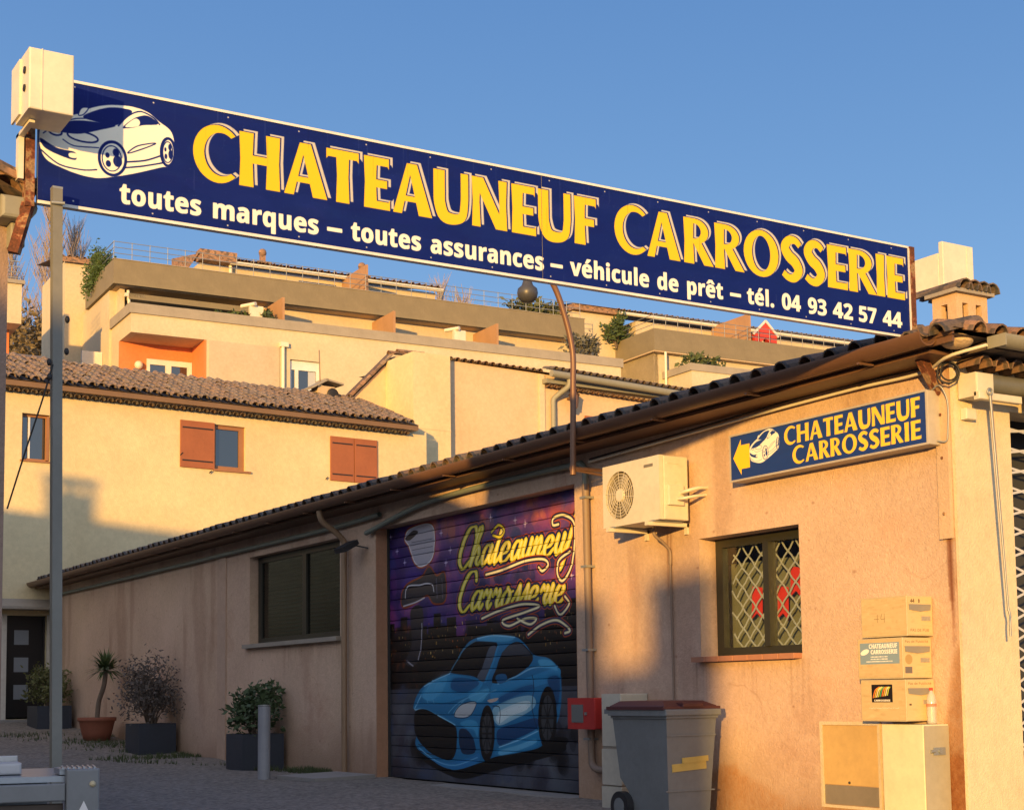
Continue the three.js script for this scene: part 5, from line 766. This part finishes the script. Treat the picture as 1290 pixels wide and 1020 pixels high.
  mesh('ledge', bx(0.5, 6, 18.6, 18.85, -2.9, -2.3), M.taupe, a); mesh('ledge_downpipe', [rod([0.5, 18.98, -2.4], [0.62, 17.6, -2.4], 0.07), bx(0.35, 1.2, 18.7, 18.85, -2.5, -2.3)], M.boxCream, a);
  mesh('glass_door', bx(1.8, 5.8, 17.3, 18.5, -4.298, -4.28), M.darkGlass, a);
  for (const x of [6.76, 12.06, 17.37]) fin(a, x, 17.2, 18.94, -0.38, 2.4); fin(a, 11.54, 19.3, 21.5, -2.25, 2.9);
  for (const x of [5.6, 15.5]) { const c = mesh('parasol_roll', [new THREE.CylinderGeometry(0.09, 0.09, 0.8, 10).rotateX(Math.PI / 2).rotateY(0.5).translate(x - 0.25, 18.55, -0.9), bx(x - 0.25, x + 0.35, 17.6, 18.5, -0.9, -0.7)], M.boxCream, a); }
  railing(a, -0.2, 23, 20.2, -2.1, 30, 4.6);
  tileEdge(0.2, 4.6, 20.25, -3.2, a);
  // penthouse
  mesh('penthouse_wall', [bx(4.5, 16.5, 20.2, 21.45, -9, -5.2)], M.cream, a); mesh('penthouse_gutter', rod([5.8, 21.5, -4.75], [16.7, 21.5, -4.75], 0.1, 0.1, 8), M.boxCream, a);
  mesh('penthouse_roof', [tri([[[4.3, 21.72, -4.7], [16.7, 21.62, -4.7], [16.7, 22.6, -9], [4.3, 22.6, -9]], [[4.3, 21.72, -4.7], [4.3, 22.6, -9], [4.3, 20.9, -9]]]), bx(4.35, 6.1, 21.45, 21.95, -5.3, -4.65)], M.tiles[1], a); tileEdge(6.2, 16.7, 21.62, -4.66, a);
  for (const x of [7.8, 12.9]) { const q = mesh('roof_finial', [bx(x - 0.35, x + 0.35, 21.9, 22.05, -6.3, -5.7), bx(x - 0.12, x + 0.12, 22.05, 22.6, -6.1, -5.9), new THREE.SphereGeometry(0.2, 8, 6).translate(x, 22.55, -6)], M.tiles[1], a); }
  mesh('penthouse_window', [bx(9.3, 11.2, 20.5, 21.2, -5.2, -5.18), bx(13, 14.4, 20.4, 21.2, -5.2, -5.18)], M.darkGlass, a); mesh('penthouse_pipe', rod([5.9, 21.5, -5], [5.9, 20.2, -5], 0.09), M.boxCream, a);
  // left wing stepping back
  mesh('left_wing', [bx(-0.9, 4, 12, 21.6, -13, -8.1)], M.cream, a); mesh('wing_roof', tri([[[-1.2, 21.75, -7.9], [4.2, 21.75, -7.9], [4.2, 22.6, -13], [-1.2, 22.6, -13]], [[-1.2, 21.5, -7.9], [4.2, 21.5, -7.9], [4.2, 21.75, -7.9], [-1.2, 21.75, -7.9]]]), M.tiles[1], a); tileEdge(-1.1, 4, 21.72, -7.85, a);
  mesh('stair_wall', [bx(-2.2, -0.12, 9, 15.9, -7, -6.7), bx(-1.0, -0.12, 9, 16.6, -4.4, -4.2)], M.white, a);
}
{
  const a = thing('apartment_block', 'right hand cream apartment block with brown parapet and red playhouse on its terrace', 'apartments', AP, AT);
  mesh('upper_wall', [bx(26.9, 52, 16, 18.75, -6, -1.4), bx(24.1, 27, 12, 21.3, -8, -4.6), bx(26.9, 27.2, 16, 18.75, -4.8, -1.4)], M.cream, a);
  mesh('upper_parapet', [bx(26.7, 52, 18.76, 19.88, -1.2, -1), bx(26.7, 26.9, 18.76, 19.88, -4.9, -1.2)], M.taupe, a); mesh('upper_slab', bx(26.7, 52, 18.7, 18.76, -6, -1.02), M.ochre, a);
  mesh('lower_wall', [bx(27.5, 52, 9, 17.4, 0.7, 1), bx(27.5, 27.8, 9, 17.4, -3.6, 0.7)], M.cream, a); mesh('lower_parapet_cap', [bx(27.4, 52, 17.4, 17.76, 0.66, 1.06), bx(27.4, 27.82, 17.4, 17.76, -3.6, 0.66)], capM, a); mesh('terrace_floor', bx(27.8, 52, 17.0, 17.1, -5, 0.7), M.concrete, a);
  mesh('penthouse_wall', [bx(28, 52, 19.4, 21.2, -9, -4.6)], M.cream, a); mesh('penthouse_roof', [tri([[[24, 21.6, -4.2], [52, 21.6, -4.2], [52, 22.5, -9], [24, 22.5, -9]]]), bx(24, 26.7, 21.32, 21.64, -8, -4.3)], M.tiles[1], a); tileEdge(26.7, 46, 21.55, -4.16, a); mesh('penthouse_gutter', rod([26.7, 21.4, -4.2], [52, 21.4, -4.2], 0.1, 0.1, 8), M.boxCream, a);
  mesh('penthouse_window', [bx(36, 39, 19.6, 20.9, -4.6, -4.58), bx(41, 43, 19.6, 20.9, -4.6, -4.58), bx(29.2, 31.5, 19.6, 20.9, -4.6, -4.58)], M.darkGlass, a);
  railing(a, 26.75, 46, 19.86, -1.1, 26, 3.6); mesh('rain_pipe', [rod([27.3, 18.7, -0.9], [27.3, 16, -0.9], 0.07), rod([38.8, 19.9, -0.9], [38.8, 16.5, -0.9], 0.09)], M.boxCream, a);
  for (const [x, y0, y1, z, l] of [[33, 18.8, 21.4, -1.25, 3.3], [37.3, 17.1, 18.5, 0.6, 3]]) fin(a, x, y0, y1, z, l);
  mesh('parasol_roll', [new THREE.CylinderGeometry(0.12, 0.12, 1, 10).rotateX(Math.PI / 2).rotateY(0.5).translate(35.0, 18.2, 0.2), bx(35.0, 35.4, 17.2, 18.2, 0.1, 0.3)], M.boxCream, a);
  const b = thing('playhouse', 'small red wooden playhouse with white gable trim on the apartment terrace', 'playhouse', toApt(34.3, 19.3, -1.75), AT), red = paint([0.62, 0.06, 0.03]);
  mesh('wall', extr(poly([[-0.75, 0], [-0.3, 0], [-0.3, 0.75], [0, 1.0], [0.3, 0.75], [0.3, 0], [0.75, 0], [0.75, 1.15], [0, 1.85], [-0.75, 1.15]]), 0.35).translate(0, 0, -0.2), red, b); mesh('gable_trim', [bar([-0.85, 1.12, 0.17], [0, 1.92, 0.17], 0.06, 0.12), bar([0.85, 1.12, 0.17], [0, 1.92, 0.17], 0.06, 0.12)], M.frameWhite, b);
}
{ // neighbour at the far left edge
  const a = thing('apartment_annex', 'cream balcony of a neighbouring apartment house with orange wall beneath', 'building', AP, AT);
  mesh('balcony', bx(-9, -4.36, 16.45, 18.05, -3, 0), M.cream, a); mesh('balcony_cap', bx(-9.1, -4.26, 18.05, 18.2, -3, 0.1), capM, a); mesh('wall', bx(-9, -5.4, 9, 19.6, -8, -3), M.cream, a); mesh('loggia_wall', bx(-9, -4.6, 12, 16.45, -2.5, -1.2), M.orange, a); mesh('railing', [0, 1, 2, 3].map((i) => bx(-6, -4.42, 18.3 + i * 0.22, 18.33 + i * 0.22, -0.1, -0.06)), M.zinc, a);
}
// terrace plants
function potShrub(name, label, pos, n, rx, ry, rz, size, col, group, s0) { const t = thing(name, label, 'plant', pos, 0, group); mesh('foliage', leafBall(n, rx, ry, rz, size, s0).translate(0, ry * 0.9, 0), M.leaf(...col), t); mesh('stem', lastTips.map((q) => tube([[q.x * 0.08, -0.12, q.z * 0.08], [q.x * 0.35, ry * 0.35, q.z * 0.35], [q.x, q.y + ry * 0.9, q.z]], 0.009, 5, 4)), M.bark, t); return t; }
potShrub('hedge_plant', 'green hedge screening the upper terrace corner at the wing', toApt(-0.1, 19.5, -5.2), 5000, 0.35, 1.0, 1.9, 0.13, [0.06, 0.11, 0.02]);
potShrub('terrace_plant', 'low green plants along the lower terrace near the loggia', toApt(4.9, 17.6, -0.9), 500, 1.2, 0.3, 0.3, 0.25, [0.06, 0.1, 0.03]);
potShrub('terrace_plant', 'small green plant beside the parasol roll on the lower terrace', toApt(6.1, 17.6, -0.7), 200, 0.3, 0.42, 0.3, 0.2, [0.06, 0.09, 0.03]);
potShrub('terrace_plant', 'bushy olive plants at the far end of the brown upper parapet', toApt(20.8, 19.9, -3), 900, 2.0, 0.65, 0.5, 0.3, [0.1, 0.11, 0.03]);
potShrub('terrace_plant', 'grey leafed shrub behind the lower parapet between both blocks', toApt(22.6, 17.7, -1.2), 600, 1.0, 0.75, 0.4, 0.28, [0.13, 0.13, 0.1]);
potShrub('terrace_plant', 'green climbing plant under the roof corner of the right block', toApt(26.5, 19.6, -4.2), 700, 0.9, 0.9, 0.4, 0.26, [0.06, 0.1, 0.025]);
potShrub('terrace_plant', 'green shrub behind the slanted parapet of the right block', toApt(28.9, 17.3, 0), 700, 1.5, 0.7, 0.5, 0.26, [0.07, 0.1, 0.03]);
potShrub('terrace_plant', 'small dark plant against the copper divider of the right block', toApt(36.3, 17.6, 0.5), 250, 0.6, 0.25, 0.25, 0.2, [0.05, 0.06, 0.02]);

// ------------------------------------------------------------------ bare trees on the hill
function bareTree(name, label, pos, H, spread, n, mat, group) {
  const t = thing(name, label, 'tree', pos, 0, group), tw = [], limbs = [];
  limbs.push(rod([0, -1, 0], [0.1, H * 0.5, 0], 0.2, 0.12, 7), rod([0.1, H * 0.5, 0], [0, H, 0.1], 0.12, 0.02, 6));
  for (let i = 0; i < n; i++) {
    const k = rr(0.1, 0.92), a = rr(0, 6.283), y = H * k, L = H * rr(0.12, 0.36) * (1.1 - k), s = spread * L, b = [Math.cos(a) * s * 0.5, y, Math.sin(a) * s * 0.5], c = [Math.cos(a) * s, y + L, Math.sin(a) * s];
    limbs.push(rod([0.05, y - 0.3, 0], c, 0.035, 0.014, 5));
    for (let q = 0; q < 12; q++) { const m = rr(0.2, 1), p = [b[0] * 2 * m, y + L * m, b[2] * 2 * m], e = rr(0, 6.283), l = rr(0.6, 1.8); tw.push(rod(p, [p[0] + Math.cos(e) * l * 0.4, p[1] + l, p[2] + Math.sin(e) * l * 0.4], 0.017, 0.009, 3)); }
  }
  mesh('trunk', limbs, mat, t); mesh('crown', tw, mat, t); return t;
}
const barkW = std([0.36, 0.28, 0.22]);
bareTree('poplar_tree', 'tall bare poplar on the hill left of the apartments', [13.6, 19.5, -82], 12.5, 0.5, 70, barkW, 'bare poplars on the hill');
bareTree('poplar_tree', 'slimmer bare poplar standing beside the tallest one on the hill', [11.6, 19, -84], 11, 0.5, 60, barkW, 'bare poplars on the hill');
bareTree('poplar_tree', 'short bare poplar close to the apartment wing on the hill', [15.4, 19.6, -84], 11.4, 0.55, 60, barkW, 'bare poplars on the hill');
for (const [x, y, z, h, lb] of [[38, 21, -78, 7.5, 'bare tree behind the apartments, next to the penthouse roof end'], [40.2, 21, -79, 7, 'bare tree behind the apartments between two other bare trees'], [42.2, 21, -80, 6.6, 'bare tree behind the apartments next to the hanging lamp']]) bareTree('bare_tree', lb, [x, y - 1, z], h + 1, 0.7, 40, barkW, 'bare trees behind the apartments');
for (const [x, y, z, r, c, lb] of [[11.4, 19.5, -80, 3.2, [0.2, 0.15, 0.07], 'brown scrub bush on the hill beside the orange annex wall'], [13.6, 19.3, -81, 3.4, [0.18, 0.14, 0.07], 'largest brown scrub bush at the foot of the bare poplars'], [9, 19, -83, 3, [0.2, 0.16, 0.08], 'pale scrub bush on the hill behind the annex balcony'], [15.8, 18.8, -82, 2.8, [0.17, 0.15, 0.07], 'olive brown scrub bush on the hill by the apartment stair wall']]) {
  const t = thing('hill_bush', lb, 'bush', [x, y, z], 0, 'scrub on the hill'); mesh('foliage', leafBall(2400, r, r * 0.9, r, 0.4).translate(0, r * 0.6, 0), M.leaf(...c), t); mesh('stem', rod([0, -1, 0], [0, r, 0], 0.12, 0.04, 6), M.bark, t);
}

// ------------------------------------------------------------------ planters along the wall
function squarePlanter(label, pos, w, d, h, turn = 0) {
  const p = thing('square_planter', label, 'planter', pos, turn, 'dark planters along the wall'), r = 0.02;
  mesh('box', [extr(poly(rect(-w / 2, w / 2, -d / 2, d / 2), [rect(-w / 2 + 0.03, w / 2 - 0.03, -d / 2 + 0.03, d / 2 - 0.03)]), h).rotateX(-Math.PI / 2), bx(-w / 2 + 0.03, w / 2 - 0.03, 0.02, 0.05, -d / 2 + 0.03, d / 2 - 0.03)], M.planter, p); mesh('soil', bx(-w / 2 + 0.03, w / 2 - 0.03, h - 0.12, h - 0.06, -d / 2 + 0.03, d / 2 - 0.03), M.soil, p); return p;
}
squarePlanter('dark blue planter with dense green leaves behind the grey bollard', [-0.42, 0.48, -13.85], 0.68, 0.68, 0.56);
potShrub('planter_shrub', 'leafy green shrub growing in the planter behind the grey bollard', [-0.42, 0.95, -13.85], 1500, 0.38, 0.46, 0.55, 0.1, [0.06, 0.1, 0.035], 'shrubs in planters', 0.1);
squarePlanter('dark blue planter holding the twiggy purple shrub', [-0.46, 0.59, -18.85], 0.7, 0.7, 0.56, 0.05);
potShrub('planter_shrub', 'twiggy greyish purple shrub growing in its dark planter', [-0.46, 1.08, -18.85], 4200, 0.62, 0.72, 0.7, 0.06, [0.12, 0.1, 0.085], 'shrubs in planters', 0.1);
squarePlanter('dark planter beside the front door behind the steel post', [-0.5, 0.95, -25.9], 0.75, 0.9, 0.52);
potShrub('planter_shrub', 'yellow green bush growing in the planter beside the front door', [-0.5, 1.4, -25.9], 2600, 0.5, 0.5, 0.8, 0.08, [0.12, 0.13, 0.035], 'shrubs in planters', 0.1);
{
  const p = thing('terracotta_pot', 'brown terracotta pot holding the spiky yucca', 'pot', [-0.55, 0.74, -22.0]);
  mesh('bowl', new THREE.LatheGeometry([[0, 0], [0.24, 0.0], [0.3, 0.2], [0.35, 0.42], [0.38, 0.43], [0.38, 0.5], [0.33, 0.5], [0.31, 0.42], [0, 0.42]].map((q) => new THREE.Vector2(...q)), 28), M.terra, p); mesh('soil', new THREE.CylinderGeometry(0.31, 0.31, 0.03, 20).translate(0, 0.44, 0), M.soil, p);
  const y = thing('yucca_plant', 'spiky yucca with slanting trunk growing in the terracotta pot', 'plant', [-0.55, 1.19, -22.0]), lv = [];
  for (let i = 0; i < 130; i++) { const u = rr(-0.35, 1), a = rr(0, 6.283), q = Math.sqrt(1 - u * u), L = rr(0.38, 0.6), d = V(q * Math.cos(a), u, q * Math.sin(a)), s = d.clone().cross(V(0, 1, 0.01)).normalize().multiplyScalar(0.02), c = V(0.1, 0.98, 0.24), e = c.clone().addScaledVector(d, L), m = c.clone().addScaledVector(d, L * 0.5).add(V(0, 0.03, 0)); e.y -= 0.1 * L; lv.push(tri([[c.clone().sub(s).toArray(), m.clone().sub(s).toArray(), m.clone().add(s).toArray(), c.clone().add(s).toArray()], [m.clone().sub(s).toArray(), e.toArray(), m.clone().add(s).toArray()]])); }
  mesh('leaves', lv, M.leaf(0.08, 0.12, 0.03), y); mesh('trunk', tube([[0, -0.03, 0], [0.02, 0.35, 0.05], [0.08, 0.7, 0.2], [0.1, 1.0, 0.24]], 0.05, 20), M.bark, y);
}
{
  const b = thing('bollard', 'leaning pale grey bollard standing before the leafy planter', 'bollard', [-1.3, 0.5, -11.3]); b.rotation.z = -0.02; b.rotation.x = -0.04;
  mesh('post', rod([0, -0.1, 0], [0, 0.97, 0], 0.085, 0.085, 20), paint([0.32, 0.34, 0.37]), b); mesh('cap', new THREE.CylinderGeometry(0.086, 0.086, 0.02, 20).translate(0, 0.985, 0), M.zinc, b);
}
// weeds and grass at the foot of the wall
{
  const g = flat(tri([[[-0.008, 0, 0], [0.008, 0, 0], [0.012, 0.09, 0.02]], [[0, 0, -0.008], [0, 0, 0.008], [0.03, 0.1, -0.01]], [[-0.006, 0, 0.006], [0.006, 0, -0.006], [-0.03, 0.075, -0.03]]]));
  const N = 2200, im = new THREE.InstancedMesh(g, M.leaf(0.07, 0.1, 0.03), N), m = new THREE.Matrix4(); im.name = 'grass';
  for (let i = 0; i < N; i++) { let z, x, q = 0; do { z = rr(-24, -11.8); x = -0.03 - Math.pow(rnd(), 1.6) * (1.7 * sm(-12, -19, z) + 0.35); } while (N2[((Math.floor((z + 40) * 60) % 512) + (Math.floor((x + 20) * 60) % 512) * 512)] < 0.5 + 0.12 * rnd() && ++q < 30); const s = rr(0.35, 1.1); m.compose(V(x, groundY(x, z) - 0.005, z), new THREE.Quaternion().setFromAxisAngle(V(0, 1, 0), rr(0, 6)), V(s, s, s)); im.setMatrixAt(i, m); }
  im.castShadow = im.receiveShadow = true; scene.add(im); tag(im, 'sparse green weeds along the foot of the pink wall', 'grass', null, 'stuff');
}
// ------------------------------------------------------------------ flatbed trailer at the lower left
{
  const t = thing('flatbed_trailer', 'galvanised flatbed trailer corner with white reflector triangle beside the steel post', 'trailer', [-7.34, 0.15, 1.79], -0.14);
  const chk = paint([0.36, 0.4, 0.45], { metalness: 0.7, roughness: 0.32 });
  mesh('rail', [bevel(-1.9, -0.14, 1.02, 1.095, -0.02, 0.02, 0.006), bevel(-1.9, -0.14, 0.74, 0.78, -0.02, 0.02, 0.006), bx(-1.9, -0.12, 0.7, 1.09, -0.9, -0.86)], M.galv, t);
  mesh('corner_plate', bevel(-0.139, 0, 0.62, 1.155, -0.03, 0.03, 0.008), M.galv, t);
  const deck = mesh('deck', bx(-1.9, -0.02, 1.1, 1.125, -0.85, -0.03), chk, t);
  for (let i = 0; i < 7; i++) mesh('tread_rib', bar([-0.15 + i * 0.022, 1.158, 0.0], [-0.13 + i * 0.022, 1.158, -0.22], 0.008, 0.008), chk, deck);
  mesh('tread_plate', bx(-0.16, 0.0, 1.13, 1.154, -0.25, -0.031), chk, deck);
  for (let i = 0; i < 4; i++) mesh('side_board', bevel(-1.9, -0.145, 0.79 + i * 0.056, 0.84 + i * 0.056, -0.05, -0.025, 0.004), paint([0.07, 0.045, 0.03]), t);
  mesh('reflector', extr(poly([[-0.11, 0.93], [-0.025, 0.93], [-0.067, 1.02]]), 0.006).translate(0, 0, 0.031), std([0.7, 0.68, 0.66]), t); mesh('plate', bx(-0.12, -0.015, 0.87, 0.915, 0.031, 0.036), paint([0.4, 0.38, 0.26]), t); mesh('tail_light', bevel(-0.085, -0.045, 0.8, 0.845, 0.031, 0.05, 0.006), std([0.35, 0.02, 0.02], { roughness: 0.25 }), t); mesh('rivet', new THREE.SphereGeometry(0.014, 8, 6).translate(-0.03, 1.09, 0.031), paint([0.6, 0.5, 0.3]), t);
  mesh('chassis', [bx(-1.9, 0, 0.6, 0.7, -1.6, -0.05)], M.dark, t);
  for (const z of [-0.3, -1.4]) { const w = mesh('wheel', new THREE.CylinderGeometry(0.3, 0.3, 0.18, 28).rotateX(Math.PI / 2).translate(-1.0, 0.29, z), M.plastic, t); mesh('rim', new THREE.CylinderGeometry(0.17, 0.17, 0.19, 20).rotateX(Math.PI / 2).translate(-1.0, 0.29, z), M.galv, w); }
  mesh('leg', bx(-0.12, -0.04, 0, 0.62, -0.1, -0.02), M.galv, t); mesh('axle', bx(-1.05, -0.95, 0.26, 0.6, -1.4, -0.3), M.dark, t);
  const b = thing('white_board', 'short white board lying on the trailer deck', 'board', [-7.34 - 0.45 * 0.99, 1.278, 1.79 - 0.45 * 0.14], -0.14); mesh('plank', bevel(-0.5, 0.15, 0, 0.05, -0.45, -0.2, 0.01), paint([0.5, 0.5, 0.5]), b); mesh('lip', bevel(-0.2, 0.152, 0.048, 0.075, -0.45, -0.41, 0.006), paint([0.5, 0.5, 0.48]), b);
}
renderer.render(scene, camera);
